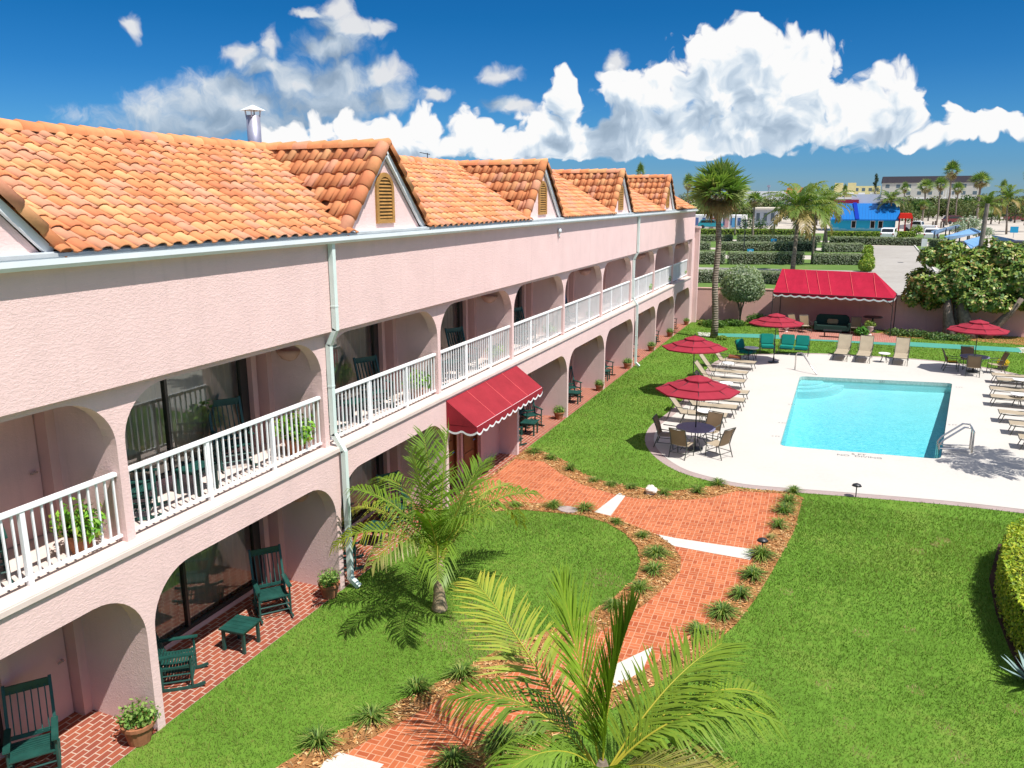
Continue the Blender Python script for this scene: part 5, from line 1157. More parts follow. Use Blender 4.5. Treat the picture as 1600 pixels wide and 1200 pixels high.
def big_leaves():
    cen = np.array([tuple(c) for c, _ in CR_]); rad = np.array([r for _, r in CR_]); n = 4600; pr = rad.prod(1); idx = RNG.choice(len(cen), n, p=pr/pr.sum()); d = RNG.normal(size=(n, 3)); d /= np.linalg.norm(d, axis=1)[:, None]
    P = cen[idx]+d*rad[idx]*RNG.uniform(.65, 1.05, n)[:, None]; V, F, C = [], [], []
    for k in range(n):     # rosettes of leaves at twig ends
        ax = d[k]+np.array([0, 0, .5]); ax /= np.linalg.norm(ax); x = np.cross(ax, RNG.normal(size=3)); x /= np.linalg.norm(x); y = np.cross(ax, x); m = RNG.integers(5, 9)
        for j in range(m):
            a = j*2*PI/m+RNG.uniform(-.3, .3); e = x*math.cos(a)+y*math.sin(a); dr = e*.85+ax*RNG.uniform(.05, .7); dr /= np.linalg.norm(dr); L = RNG.uniform(.17, .31); s = np.cross(dr, ax); s /= np.linalg.norm(s)+1e-9; s = s*L*.24
            p0 = P[k]; pm = p0+dr*L*.55; pe = p0+dr*L-ax*L*.12; o = len(V); V += [p0, pm-s, pe, pm+s]; F.append((o, o+1, o+2, o+3)); c = np.array(MG[RNG.integers(0, len(MG))])*RNG.uniform(.75, 1.25); C += [c]*4
    return arrmesh('crown', V, F, attr_mat('glossy_leaf', rough=.45, spec=.35, trans=.2, var=.15), t, np.array(C))
big_leaves()
for k, (pts, r) in enumerate((([(0, 0, -.05), (.0, 0, .5), (-.15, 0, 1.2), (-.3, 0, 2.2)], .44), ([(.95, .2, -.05), (.9, .2, .6), (.65, .1, 1.3), (.4, 0, 2.3)], .52), ([(1.9, .3, 0), (2.3, .3, .7), (2.9, .2, 1.5), (3.4, 0, 2.4)], .32), ([(.45, .5, 0), (.4, .5, 1.), (.2, .4, 2.2)], .28))):
    MB().tube(pts, [r, r*.8, r*.62, r*.4][:len(pts)], 10).build('trunk', M['bark'], t, smooth=True)
# clipped yellow-green hedge right, with a blue agave
p = at(1600, 960); hz = hgt(1600, 838, at(1600, 900))
def boxkeep(h): return lambda P: P[:, 2] > .02
hc = [at(1568, 900), at(1590, 985), at(1620, 930), at(1640, 1010), at(1600, 880), at(1650, 900)]
t = thing('clipped_hedge', 'lime green clipped hedge at the right edge of the lawn', 'hedge', (0, 0, 0))
def box_leaves(name, poly, z0, z1, n, size, cols, parent, m=None, jit=.04, top_cols=None):
    """leaves over the outer skin of a clipped block"""
    poly = [Vector((q[0], q[1])) for q in poly]; per = [(poly[i], poly[(i+1) % len(poly)]) for i in range(len(poly))]; Ls = np.array([(b-a).length for a, b in per]); xs = np.array(poly)
    ar = abs(sum(a.x*b.y-b.x*a.y for a, b in per))/2; nt_ = int(n*ar/(ar+Ls.sum()*(z1-z0))); ns_ = n-nt_
    k = RNG.choice(len(per), ns_, p=Ls/Ls.sum()); f = RNG.uniform(0, 1, ns_); A_ = np.array([tuple(a) for a, b in per]); B_ = np.array([tuple(b) for a, b in per])
    S = A_[k]*(1-f)[:, None]+B_[k]*f[:, None]; e = B_[k]-A_[k]; e /= np.linalg.norm(e, axis=1)[:, None]; nrm = np.column_stack([e[:, 1], -e[:, 0]]); c0 = xs.mean(0); sg = np.sign(((S-c0)*nrm).sum(1)); nrm *= sg[:, None]
    Pz = z0+(z1-z0)*RNG.uniform(0, 1, ns_)**.9; rnd = np.clip((Pz-(z1-.25))/.25, 0, 1)**2*.12
    P1 = np.column_stack([S-nrm*(rnd+np.abs(RNG.normal(0, jit*1.6, ns_)))[:, None]+nrm*jit*.8, Pz]); N1 = np.column_stack([nrm, np.full(ns_, .3)])
    lo, hi = xs.min(0), xs.max(0); Q = RNG.uniform(lo, hi, (nt_*4+10, 2)); Q = Q[inside(Q, [tuple(q) for q in poly])][:nt_]; P2_ = np.column_stack([Q, z1-np.abs(RNG.normal(0, jit*1.5, len(Q)))+jit]); N2 = np.tile([0, 0, 1.], (len(Q), 1))
    P = np.vstack([P1, P2_]); Nn = np.vstack([N1, N2])+RNG.normal(0, .55, (len(P), 3)); Nn /= np.linalg.norm(Nn, axis=1)[:, None]; n = len(P)
    a = np.cross(Nn, RNG.normal(size=(n, 3))); a /= np.linalg.norm(a, axis=1)[:, None]; b = np.cross(Nn, a); s = size*RNG.uniform(.6, 1.4, n)[:, None]
    V = np.stack([P-a*s, P-b*s*.5+Nn*s*.15, P+a*s, P+b*s*.5+Nn*s*.15], 1).reshape(-1, 3); cols = np.atleast_2d(cols); c = cols[RNG.integers(0, len(cols), n)]*RNG.uniform(.75, 1.25, (n, 1))
    return arrmesh(name, V, np.arange(4*n).reshape(-1, 4), m or M['leaf'], parent, np.repeat(c, 4, 0))
M['twig'] = mat('twiggy_core', (.035, .04, .02), .95, .05, var=.4, vscale=8)
def block(poly, z0, z1, d=.07):
    c = Vector((sum(q[0] for q in poly)/len(poly), sum(q[1] for q in poly)/len(poly))); pl = [tuple(Vector(q[:2])+(c-Vector(q[:2])).normalized()*d) for q in poly]; return MB().prism(pl, 'z', z0, z1-d)
LIME = [(.40, .45, .03), (.33, .42, .035), (.24, .36, .03), (.46, .47, .05), (.15, .24, .025)]
hp = px([(1556, 925), (1562, 960), (1577, 1002), (1608, 1062), (1700, 1090), (1740, 900), (1600, 865), (1566, 880)]); zt_ = hgt(1548, 845, at(1552, 905)); zt_ = min(max(zt_, .9), 1.3)
box_leaves('leaves', hp, .05, zt_, 26000, .035, LIME, t, jit=.05); block(hp, 0, zt_, .1).build('twigs', M['twig'], t)
t = thing('blue_agave', 'spiky blue grey agave below the lime hedge at the right edge', 'plant', at(1612, 1075)); b = MB()
for k in range(26):
    a, e = k*2.39996, R_(15+60*(k/26)); L = .62*(1-.25*k/26); d = Vector((math.cos(a)*math.cos(e), math.sin(a)*math.cos(e), math.sin(e))); s = Vector((-math.sin(a), math.cos(a), 0)); u = d.cross(s)
    b.add([Vector((0, 0, .1))-s*.035, Vector((0, 0, .1))+s*.035, d*L*.5+s*.045+Vector((0, 0, .1)), d*L*.5-s*.045+Vector((0, 0, .1)), d*L+Vector((0, 0, .1))], [(0, 1, 2, 3), (3, 2, 4)])
b.build('leaves', mat('agave_leaf', (.22, .32, .30), .5, .3, var=.2), t, recalc=False)
# ------------------------------------------------------------------ beyond the wall: street, hedge rows, parking lot
def strip(name, pts, z, m): return sheet(name, px(pts), [], z, m)
strip('street', [(980, 425), (1400, 434), (1400, 424), (980, 415)], -.02, M['road']); strip('side_walk', [(900, 476), (1640, 500), (1640, 476), (1400, 462), (900, 447)], -.02, M['road'])
for pts in ([(980, 451), (1390, 462), (1390, 434), (980, 425)], [(980, 415), (1366, 424), (1366, 406), (980, 402)], [(980, 397), (1366, 399), (1366, 392), (980, 388)], [(980, 386), (1360, 387), (1360, 379), (980, 374)]): strip('grass_verge', pts, -.03, M['verge'])
strip('parking_lot', [(1348, 470), (1640, 520), (1452, 412), (1429, 384), (1362, 384)], -.01, M['road'])
kb = MB(); a, c = at(1429, 384), at(1462, 425); kb.bar(Vector((a.x, a.y, .05)), Vector((c.x, c.y, .05)), .2, .14); o = kb.build('kerb', M['conc']); o['kind'] = 'structure'
o = MB().lathe([(.35, 0), (.35, .015)], 14).build('drain_cover', M['blackmetal']); o.location = at(1407, 410, -.005); tag(o, 'dark drain cover in the pale parking lot', 'drain cover')
strip('lot_verge', [(1366, 434), (1352, 470), (1348, 400), (1362, 388)], -.025, M['verge']); strip('lot_verge', [(1431, 384), (1600, 392), (1640, 430), (1464, 425)], -.025, M['verge']); strip('far_verge', [(980, 372), (1480, 378), (1480, 366), (980, 362)], -.025, M['verge'])
HR = [(.24, .30, .18), (.29, .35, .22), (.20, .25, .14), (.34, .39, .27), (.17, .21, .12), (.36, .36, .28)]
GR = [(.16, .27, .03), (.25, .35, .045), (.11, .2, .025), (.32, .37, .06)]
def hedge(u0, v0, u1, v1, vt, label, cols=HR, depth=None, n=2600, size=.12, name='hedge_row'):
    a, c = at(u0, v0), at(u1, v1); a = Vector((a.x, a.y, 0)); c = Vector((c.x, c.y, 0)); h = hgt(u0, vt, a); d = (c-a).normalized(); nn = Vector((-d.y, d.x, 0)); dp = depth or 1.4
    h = max(.5, h-.0); poly = [tuple(a)[:2], tuple(c)[:2], tuple(c+nn*dp)[:2], tuple(a+nn*dp)[:2]]; t = thing(name, label, 'hedge', (0, 0, 0), group='clipped hedge rows beyond the wall')
    box_leaves('leaves', poly, 0, h, int(n*2.2), size*.62, cols, t, jit=.09); block(poly, -.05, h, .2).build('twigs', M['twig'], t)
hedge(1030, 441, 1140, 442, 423, 'grey green hedge across the street, left of the round tree', n=2600, size=.10); hedge(1172, 442, 1236, 446, 424, 'grey green hedge across the street, between round tree and cabana', n=2200, size=.10)
hedge(1040, 413, 1133, 413, 394, 'grey green hedge in the front lot row, left end behind the tall palm'); hedge(1140, 413, 1256, 413, 395, 'grey green hedge in the front lot row, below the blue sign', n=3000); hedge(1270, 413, 1349, 414, 397, 'grey green hedge in the front lot row, right of the coconut palms')
hedge(1040, 391, 1110, 391, 379, 'grey green hedge in the second lot row, left of the tall palm', n=2000, size=.15); hedge(1125, 392, 1276, 392, 379, 'long grey green hedge in the second lot row, behind the blue signs', n=3200, size=.15); hedge(1288, 394, 1349, 394, 381, 'grey green hedge in the second lot row, right end', n=1800, size=.15)
hedge(1040, 377, 1145, 377, 368, 'grey green hedge in the third lot row, left end', n=2000, size=.19); hedge(1152, 378, 1282, 379, 368, 'grey green hedge in the third lot row, middle', n=2600, size=.19); hedge(1296, 381, 1445, 384, 370, 'grey green hedge in the third lot row, along the parking lot', n=2600, size=.19); hedge(1450, 389, 1480, 391, 374, 'short grey green hedge beside the pale sign', n=1200, size=.17)
hedge(1040, 366, 1250, 367, 358, 'bright green hedge row behind the lot, left of the coconut palms', cols=GR, n=3000, size=.24); hedge(1290, 370, 1430, 371, 362, 'bright green hedge row in front of the blue store', cols=GR, n=2600, size=.24)
for k, (u, v, vt) in enumerate(((1353, 424, 404), (1355, 414, 397), (1355, 402, 388), (1357, 394, 383))):
    p = at(u, v); h = hgt(u, vt, p); shrub('round_shrub', f"clipped green shrub edging the parking lot, {['nearest', 'second', 'third', 'farthest'][k]} of its line", 'bush', p, [(0, 0, h*.5)], [(h*.62, h*.7, h*.55)], 900, .13, GR, shell=.8, group='clipped shrubs edging the parking lot')
# palms
kinds = {'A': fan_palm('cabbage_palm', 9.0, 2.0, 46, 'x', blades=14, tr=.2), 'B': feather_palm('coconut_palm', 5.2, 3.0, 22, 'x'), 'C': feather_palm('coconut_palm', 6.0, 3.2, 20, 'x', lean=(-.6, .3))}
for q in kinds.values():      # prototypes are copied below and removed again
    pass
usedp = set()
def place_palm(kind, u, vb, vt, label, group, rz=None, wide=1.0, gv=None):
    """u: column, vb: row of the foot, vt: row of the top of the crown"""
    p = at(u, vb); q = kinds[kind]; H = hgt(u, vt, p); full = {'A': 10.4, 'B': 7.4, 'C': 8.4}[kind]; s = H/full; rz = random.uniform(0, 6) if rz is None else rz
    if kind not in usedp:
        usedp.add(kind); q.location = p; q.rotation_euler = (0, 0, rz); q.scale = (s*wide, s*wide, s); q['label'] = label; q['group'] = group; return q
    return dup(q, p, rz, label, group, (s*wide, s*wide, s))
G1, G2 = 'coconut palms along the hedge rows', 'cabbage palms by the beach road'
place_palm('B', 1241, 426, 288, 'full green coconut palm rising behind the left of the cabana', G1, 1.0, 1.15); place_palm('C', 1268, 413, 300, 'coconut palm with yellowed low leaves, right of the greenest one', G1, 2.0, 1.05); place_palm('B', 1283, 393, 291, 'coconut palm with upright leaves left of the blue store', G1, 3.2, 1.15)
place_palm('C', 1291, 382, 305, 'farthest coconut palm of the group left of the blue store', G1, 4.1, .9); place_palm('C', 1388, 360, 297, 'coconut palm standing in front of the blue store', G1, .6, 1.1); place_palm('B', 1567, 366, 291, 'large coconut palm at the right, before the sandy road', G1, 2.3, .9); place_palm('C', 1536, 378, 302, 'coconut palm behind the leaning utility pole', G1, 5.0, .95); place_palm('B', 1606, 362, 290, 'coconut palm cut off by the right edge', G1, 1.3, .85)
for k, (u, vb, vt, wd_, lb) in enumerate(((1478, 352, 255, .9, 'tallest cabbage palm above the dark roof'), (1463, 356, 279, .9, 'cabbage palm left of the tallest one'), (1491, 350, 287, 1.0, 'cabbage palm right of the tallest one'), (1524, 356, 272, 1.25, 'broad cabbage palm at the right end of the dark roof'), (1440, 357, 283, 1.1, 'cabbage palm in front of the dark roofed building'), (1439, 362, 315, 1.2, 'short cabbage palm by the red canopy'), (1409, 345, 287, .8, 'slim cabbage palm against the dark roof'), (1561, 350, 283, .6, 'slim lone palm against the sky at the right'),
        (1601, 352, 262, .8, 'tall cabbage palm cut by the right edge'), (1175, 378, 303, 1.3, 'cabbage palm behind the tall palm with the dry skirt'), (1262, 352, 289, .8, 'small cabbage palm between the coconut palms'), (1316, 345, 290, .5, 'tiny palm before the yellow apartments'), (1148, 368, 320, 1.3, 'shaggy palm beside the small green tree'), (1072, 360, 275, .7, 'palm crown peeping over the far end of the roof'), (998, 352, 258, .5, 'palm tips above the tiled roof left of the tall palm'))):
    place_palm('A', u, vb, vt, lb, G2, None, wd_)
# far trees and shrubs as separate clumps
def clump(u, vb, vt, w, label, cols, n=700, name='far_tree', cat='tree'):
    p = at(u, vb); h = hgt(u, vt, p); r = w/2*np.linalg.norm(np.array(p)-CAM)/_f; zc = h*.58
    return shrub(name, label, cat, p, [(0, 0, zc), (r*.45, 0, zc*.8), (-r*.5, 0, zc*.75)], [(r*.8, r*.7, h*.42), (r*.6, r*.6, h*.38), (r*.6, r*.6, h*.36)], n, max(.16, r*.085), cols, [([(0, 0, 0), (0, 0, zc)], r*.07)], shell=.4, group='trees and shrubs far beyond the hedges')
OL = [(.09, .13, .04), (.13, .17, .055), (.065, .095, .03), (.18, .18, .08)]; DG = [(.05, .12, .025), (.08, .16, .03), (.04, .09, .02)]; SG = [(.26, .33, .25), (.20, .27, .18), (.33, .39, .30)]
for (u, vb, vt, w, cols, lb) in ((1166, 366, 331, 28, DG, 'small bright green tree behind the hedge row left of the light post'), (1188, 365, 340, 20, DG, 'dark green bush behind the hedge row right of the small tree'), (1130, 345, 308, 40, OL, 'olive tree mass behind the tall palm'), (1205, 335, 303, 34, OL, 'olive tree left of the red tiled house'), (1180, 332, 310, 34, OL, 'olive trees below the white building'), (1225, 338, 300, 22, OL, 'olive tree beside the grey house'), (1265, 335, 296, 30, OL, 'olive tree behind the coconut palms'),
        (1410, 345, 312, 30, OL, 'olive tree right of the blue roof'), (1425, 352, 325, 26, OL, 'brownish bush by the red canopy'), (1450, 345, 318, 26, OL, 'olive bush under the cabbage palms'), (1500, 345, 312, 30, OL, 'olive bush right of the cabbage palm trunks'), (1518, 348, 315, 34, OL, 'dark olive bush at the end of the sandy lot'), (1548, 350, 318, 30, DG, 'dark bush behind the utility pole'), (1585, 348, 312, 34, OL, 'olive bush at the right edge'), (1512, 362, 336, 36, SG, 'silver grey bush beside the sandy lot'), (1495, 366, 345, 24, SG, 'small silver grey bush left of the larger one'), (1535, 372, 352, 28, SG, 'silver grey bush behind the utility pole'), (1432, 368, 350, 18, GR, 'lime bush beside the white pickup'), (1366, 318, 285, 14, OL, 'small tree at the end of the yellow apartments'), (1093, 352, 325, 26, OL, 'olive tree at the hotel end')):
    clump(u, vb, vt, w, lb, cols)
for k, (u, vb, vt, w, cols) in enumerate(((1068, 352, 300, 34, OL), (1100, 349, 302, 46, OL), (1128, 352, 306, 44, DG), (1152, 349, 312, 40, OL), (1190, 345, 306, 46, OL), (1218, 347, 312, 36, DG), (1250, 349, 306, 40, OL), (1276, 352, 312, 30, OL))): clump(u, vb, vt, w, f"olive green tree in the belt left of the blue store, {ORD[k]} from the left", cols, 2600)
for k, (u, vb, vt, w, cols) in enumerate(((1415, 341, 306, 40, OL), (1436, 343, 310, 36, DG), (1458, 340, 306, 44, OL), (1484, 342, 308, 40, OL), (1508, 340, 304, 44, DG), (1534, 343, 302, 44, OL), (1560, 342, 304, 44, DG), (1586, 343, 306, 40, OL), (1612, 345, 300, 44, OL))): clump(u, vb, vt, w, f"olive green tree in the belt right of the blue store, {ORD[k]} from the left", cols, 2600)
p = at(1365, 322); h = hgt(1365, 270, p); shrub('slender_pine', 'slender dark pine between yellow apartments and dark roofed building', 'tree', p, [(0, 0, h*.9), (.6, 0, h*.78), (-.7, 0, h*.68), (.2, 0, h*.6)], [(1.6, 1.4, h*.1), (2.0, 1.6, h*.1), (1.9, 1.6, h*.08), (1.2, 1, h*.08)], 900, .5, [(.03, .06, .03), (.05, .085, .045)], [([(0, 0, 0), (0, 0, h*.9)], .5)], shell=.3)
# ------------------------------------------------------------------ buildings beyond
def bmat(n, c, **k): return mat(n, c, .85, .1, var=.06, vscale=.3, **k)
def building(label, u0, u1, vb, vt, col, depth, floors, bays, name='far_building', roof=None, winc=(.10, .14, .16), rv=None, skip=(), wfrac=.38, hfrac=.5, base_v=None):
    a, c = at(u0, vb), at(u1, vb); c = Vector((c.x, a.y, 0)); c = Vector(aty(u1, vb, a.y)); L = c.x-a.x; h = hgt(u0, vt, a); t = thing(name, label, 'building', (a.x, a.y, 0))
    MB().box(0, L, 0, depth, -.3, h).build('wall', col, t); wm = M['bwin_'+str(winc)] if 'bwin_'+str(winc) in M else M.setdefault('bwin_'+str(winc), mat('far_window', winc, .15, .5)); fh = h/floors; bw = L/bays
    for f in range(floors):
        for k in range(bays):
            if (f, k) in skip: continue
            x, z = (k+.5)*bw, (f+.52)*fh; o = MB().box(x-bw*wfrac/2-.06, x+bw*wfrac/2+.06, -.06, -.002, z-fh*hfrac/2-.06, z+fh*hfrac/2+.06).build('window', M['white'], t); MB().box(x-bw*wfrac/2, x+bw*wfrac/2, -.10, -.061, z-fh*hfrac/2, z+fh*hfrac/2).build('pane', wm, o)
    if roof:
        rh = hgt(u0, rv, a) if rv else h+.6; ov = .9
        MB().add([(-ov, -ov, h), (L+ov, -ov, h), (L+ov, depth+ov, h), (-ov, depth+ov, h), (0, .9, rh), (L, .9, rh), (L, depth-.9, rh), (0, depth-.9, rh)], [(0, 1, 5, 4), (1, 2, 6, 5), (2, 3, 7, 6), (3, 0, 4, 7), (4, 5, 6, 7), (0, 3, 2, 1)]).build('roof', roof, t)
    return t, a, L, h
dkroof = bmat('dark_mansard', (.055, .05, .06)); 
t, a, L, h = building('long pale grey apartment block with dark mansard roof and windows', 1376, 1530, 318, 286, bmat('pale_grey_render', (.50, .49, .43)), 30, 3, 9, 'apartment_block', dkroof, rv=276, skip=((0, 0),))
for k in range(8): MB().box(L*.6+k*3.2, L*.6+k*3.2+.5, -2.2, -1.8, 0, h*.62).build('column', M['white'], t)
t, a, L, h = building('yellow apartment building with stepped parapets and balconies', 1301, 1374, 314, 291, bmat('pale_yellow_render', (.66, .60, .30)), 26, 2, 7, 'apartment_building', None, wfrac=.5, hfrac=.45)
for x0, x1 in ((.02, .20), (.30, .48)): MB().box(L*x0, L*x1, -1.2, 10, -.2, h*1.22).build('tower', bmat('yellow_tower', (.68, .60, .30)), t)
for k in range(4): MB().box(L*(.06+.24*k), L*(.2+.24*k), -2.6, -1.21, h*.45, h*.56).build('balcony', M['white'], t)
t, a, L, h = building('long low white roofed building in front of the dark roofed block', 1296, 1525, 333, 311, bmat('mid_grey_wall', (.34, .34, .33)), 14, 1, 12, 'motel_row', None, wfrac=.4)  # one mid grey over all the motel walls
MB().box(-1, L+1, -2.5, 15, h, h+.9).build('flat_roof', bmat('white_fascia', (.70, .69, .66)), t)
t, a, L, h = building('white flat roofed building on the horizon behind the tall palm', 1160, 1235, 318, 299, bmat('far_white', (.66, .68, .70)), 40, 2, 8, 'white_building', None, wfrac=.5, hfrac=.2, winc=(.3, .35, .4))
t, a, L, h = building('grey house with dark window bands left of the coconut palms', 1222, 1246, 338, 308, bmat('grey_siding', (.42, .43, .42)), 12, 3, 2, 'grey_house', None, wfrac=.7, hfrac=.3)
t, a, L, h = building('small house with red tiled roof above the olive trees', 1228, 1252, 325, 302, bmat('cream_wall', (.6, .52, .42)), 10, 1, 3, 'tiled_house', bmat('red_tile_roof', (.45, .13, .06)), rv=293)
t, a, L, h = building('white shop front with coloured posters behind the tall palm', 1062, 1160, 356, 336, bmat('white_shop', (.72, .71, .68)), 10, 1, 9, 'shop', None, wfrac=.45, hfrac=.6, winc=(.09, .14, .32))
for k, c_ in enumerate(((.5, .1, .1), (.06, .2, .5), (.55, .3, .3), (.1, .3, .5))): MB().box(L*(.5+.11*k), L*(.56+.11*k), -.2, -.101, .3, h*.8).build('poster', bmat('poster', c_), t)
t, a, L, h = building('pale low building with a flat roof behind the dark bush', 1178, 1212, 352, 327, bmat('pale_store', (.50, .54, .60)), 10, 1, 3, 'low_store', None, wfrac=.5); MB().box(-.5, L+.5, -1.5, 11, h, h+.5).build('flat_roof', bmat('cream_fascia', (.7, .64, .52)), t)
# the bright blue store
a, c = at(1296, 360), Vector(aty(1398, 360, at(1296, 360).y)); L = c.x-a.x; he, hr = hgt(1300, 341, a), hgt(1300, 318, a); t = thing('beach_store', 'bright blue beach store with blue standing seam roof and painted wall', 'building', (a.x, a.y, 0))
m, tt, bb = material('painted_mural_wall'); pz = tt.xyz(tt.obj()); nz = tt.noise(tt.obj(), .35, 4)
tt.put(bb.inputs['Base Color'], tt.ramp(tt.m('MULTIPLY_ADD', nz, .5, tt.m('MULTIPLY', pz[2], .22)), [(.22, (.06, .50, .44)), (.32, (.34, .70, .72)), (.42, (.015, .44, .62)), (1, (.01, .40, .64))])); bb.inputs['Roughness'].default_value = .7
MB().box(0, L, 0, 14, 0, he).build('wall', m, t)
m, tt, bb = material('blue_seam_roof'); pz = tt.xyz(tt.obj()); w = tt.m('SINE', tt.m('MULTIPLY', pz[0], 9.)); tt.put(bb.inputs['Base Color'], tt.ramp(w, [(.0, (.0, .125, .40)), (.8, (.002, .16, .46)), (.95, (.0, .07, .27))])); bb.inputs['Roughness'].default_value = .4
MB().add([(-1, -1.2, he-.2), (L+1, -1.2, he-.2), (L+.6, 5.5, hr), (-1, 5.5, hr), (-1, 14, hr), (L+.6, 14, hr)], [(0, 1, 2, 3), (3, 2, 5, 4)]).box(-1, L+1, -1.3, -1.2, he-.5, he-.2).build('roof', m, t)
MB().bar((L*.42, -1.3, he-.2), (L*.36, 5.3, hr+.1), .9, .25).build('ridge_strip', bmat('dark_blue', (.005, .03, .28)), t)
MB().box(L*.30, L*.75, 6, 12, hr, hr+2.2).build('roof_box', bmat('pale_box', (.6, .62, .68)), t); MB().box(L*.0, L*.42, 5.6, 5.9, hr, hr+.9).build('red_railing', bmat('red_rail', (.35, .03, .06)), t)
for x in (.33, .62, .74): o = MB().box(L*x, L*x+1.1, -.08, -.002, .6, 2.4).build('window', M['white'], t); MB().box(L*x+.12, L*x+.98, -.12, -.081, .72, 2.28).build('pane', M['dark'], o)
a = at(1402, 362); t = thing('red_canopy', 'red canopy stall at the right end of the blue store', 'stall', (a.x, a.y, 0)); s_ = np.linalg.norm(np.array(a)-CAM)/_f
MB().prism([(0, 18*s_), (18*s_, 18*s_), (16*s_, 25*s_), (2*s_, 25*s_)], 'y', 0, 5).build('canopy', bmat('red_canopy_cloth', (.62, .03, .02)), t)
for x in (.5, 8, 16): MB().box(x*s_, x*s_+.3, .3, .6, 0, 18*s_).build('post', bmat('dark_red_post', (.25, .03, .03)), t)
# ------------------------------------------------------------------ parked cars
def car(label, u, v, s, col, kind, rz, cat='car'):
    t = thing('parked_car' if kind != 'pickup' else 'pickup_truck', label, cat, at(u, v), rz); paint = mat('car_paint_'+label[:12].replace(' ', '_'), col, .25, .5, var=.02); w = .88
    prof = {'suv': [(-2.3, .35), (-2.32, .95), (-2.1, 1.05), (-1.75, 1.62), (.55, 1.66), (1.15, 1.08), (2.1, .98), (2.3, .75), (2.3, .35)], 'pickup': [(-2.7, .45), (-2.7, 1.0), (-.75, 1.02), (-.6, 1.65), (.55, 1.68), (1.15, 1.12), (2.4, 1.02), (2.6, .8), (2.6, .4)]}[kind]
    MB().prism(prof, 'y', -w, w).build('body', paint, t, bevel=.05); g = mat('car_glass', (.015, .02, .025), .08, .6)
    if kind == 'suv': side = [(-1.85, 1.1), (-1.6, 1.54), (.45, 1.57), (.95, 1.12)]; rear = ((-2.09, 1.12), (-1.82, 1.54))
    else: side = [(-.6, 1.1), (-.5, 1.56), (.45, 1.59), (.95, 1.15)]; rear = ((-.74, 1.1), (-.63, 1.56))
    for sy in (-1, 1): MB().prism(side, 'y', sy*(w+.008)-.006, sy*(w+.008)+.006).build('side_window', g, t)
    (x0, z0), (x1, z1) = rear; MB().add([(x0-.03, -w*.86, z0), (x0-.03, w*.86, z0), (x1-.03, w*.8, z1), (x1-.03, -w*.8, z1)], [(0, 1, 2, 3)]).build('rear_window', g, t); MB().add([(1.2, -w*.86, 1.1), (1.2, w*.86, 1.1), (.63, w*.8, 1.6), (.63, -w*.8, 1.6)], [(0, 1, 2, 3)]).build('windscreen', g, t)
    for x in (-1.4, 1.45):
        for sy in (-1, 1): MB().lathe([(.0, -.1), (.33, -.1), (.35, 0), (.33, .1), (.0, .1)], 16).xf(Matrix.Translation((x, sy*(w-.06), .35)) @ Matrix.Rotation(PI/2, 4, 'X')).build('wheel', M['blackmetal'], t)
    for sy in (-1, 1): MB().box(-2.36 if kind == 'suv' else -2.74, -2.3 if kind == 'suv' else -2.68, sy*.78-.08, sy*.78+.08, .75, .95).build('tail_light', bmat('tail_red', (.4, .02, .02)), t)
    t.scale = (s,)*3; return t
car('white sport utility car parked behind the hedge by the blue store', 1388, 374, 1.35, (.75, .76, .76), 'suv', R_(82)); car('white car parked beside the blue roofed shelters', 1455, 375, 1.35, (.75, .76, .77), 'suv', R_(82)); car('white pickup truck behind the parked white cars', 1433, 362, 1.5, (.78, .78, .76), 'pickup', R_(165), 'pickup')
car('dark red vehicle on the sandy lot below the tallest palms', 1492, 350, 1.5, (.16, .03, .03), 'suv', R_(20)); car('dark red vehicle parked at the far right of the sandy road', 1588, 346, 1.6, (.20, .04, .05), 'suv', R_(10)); car('dark car under the near shelter at the right edge', 1590, 398, 1.2, (.05, .05, .07), 'suv', R_(30)); car('teal car parked behind the tall palm trunk', 1110, 357, 1.4, (.02, .25, .30), 'suv', R_(5))
# shelters with blue roofs
m, tt, bb = material('blue_shelter_roof'); tt.put(bb.inputs['Base Color'], tt.ramp(tt.noise(tt.obj(), .8, 4), [(.3, (.11, .24, .43)), (.7, (.16, .31, .52))])); bb.inputs['Roughness'].default_value = .5
def shelter(label, quad, vbase):
    """sloping blue roof on posts: quad gives the roof corners as seen, the eave side lower"""
    (u0, v0), (u1, v1), (u2, v2), (u3, v3) = quad; g = at(u0, vbase); z0 = hgt(u0, v0, g); P0 = Vector((g.x, g.y, z0)); P1 = at(u1, v1, z0); z2 = z0+.75; P2, P3 = at(u2, v2, z2), at(u3, v3, z2); t = thing('parking_shelter', label, 'shelter', (0, 0, 0), group='blue roofed shelters beside the parking lot')
    dn = Vector((0, 0, -.12)); MB().add([P0, P1, P2, P3, P0+dn, P1+dn, P2+dn, P3+dn], [(0, 1, 2, 3), (7, 6, 5, 4), (0, 4, 5, 1), (1, 5, 6, 2), (2, 6, 7, 3), (3, 7, 4, 0)]).build('roof', m, t)
    for f in (.06, .5, .94):
        for a, b in ((P0, P1), (P3, P2)): q = a.lerp(b, f)*.9+(P0+P1+P2+P3)/4*.1; MB().box(q.x-.1, q.x+.1, q.y-.1, q.y+.1, -.06, q.z-.1).build('post', M['blackmetal'], t)
shelter('farthest blue roofed shelter beside the white cars', [(1459, 366), (1503, 353), (1497, 351), (1455, 361)], 380); shelter('long blue roofed shelter behind the big leaved tree', [(1484, 374), (1535, 362), (1519, 356), (1476, 369)], 391); shelter('blue roofed shelter half hidden by the tree top', [(1515, 388), (1533, 380), (1532, 369), (1506, 376)], 404); shelter('blue roofed shelter right of the utility pole', [(1556, 377), (1612, 383), (1580, 373), (1550, 367)], 392); shelter('nearest blue roofed shelter at the right edge', [(1594, 420), (1640, 425), (1630, 402), (1590, 402)], 440)
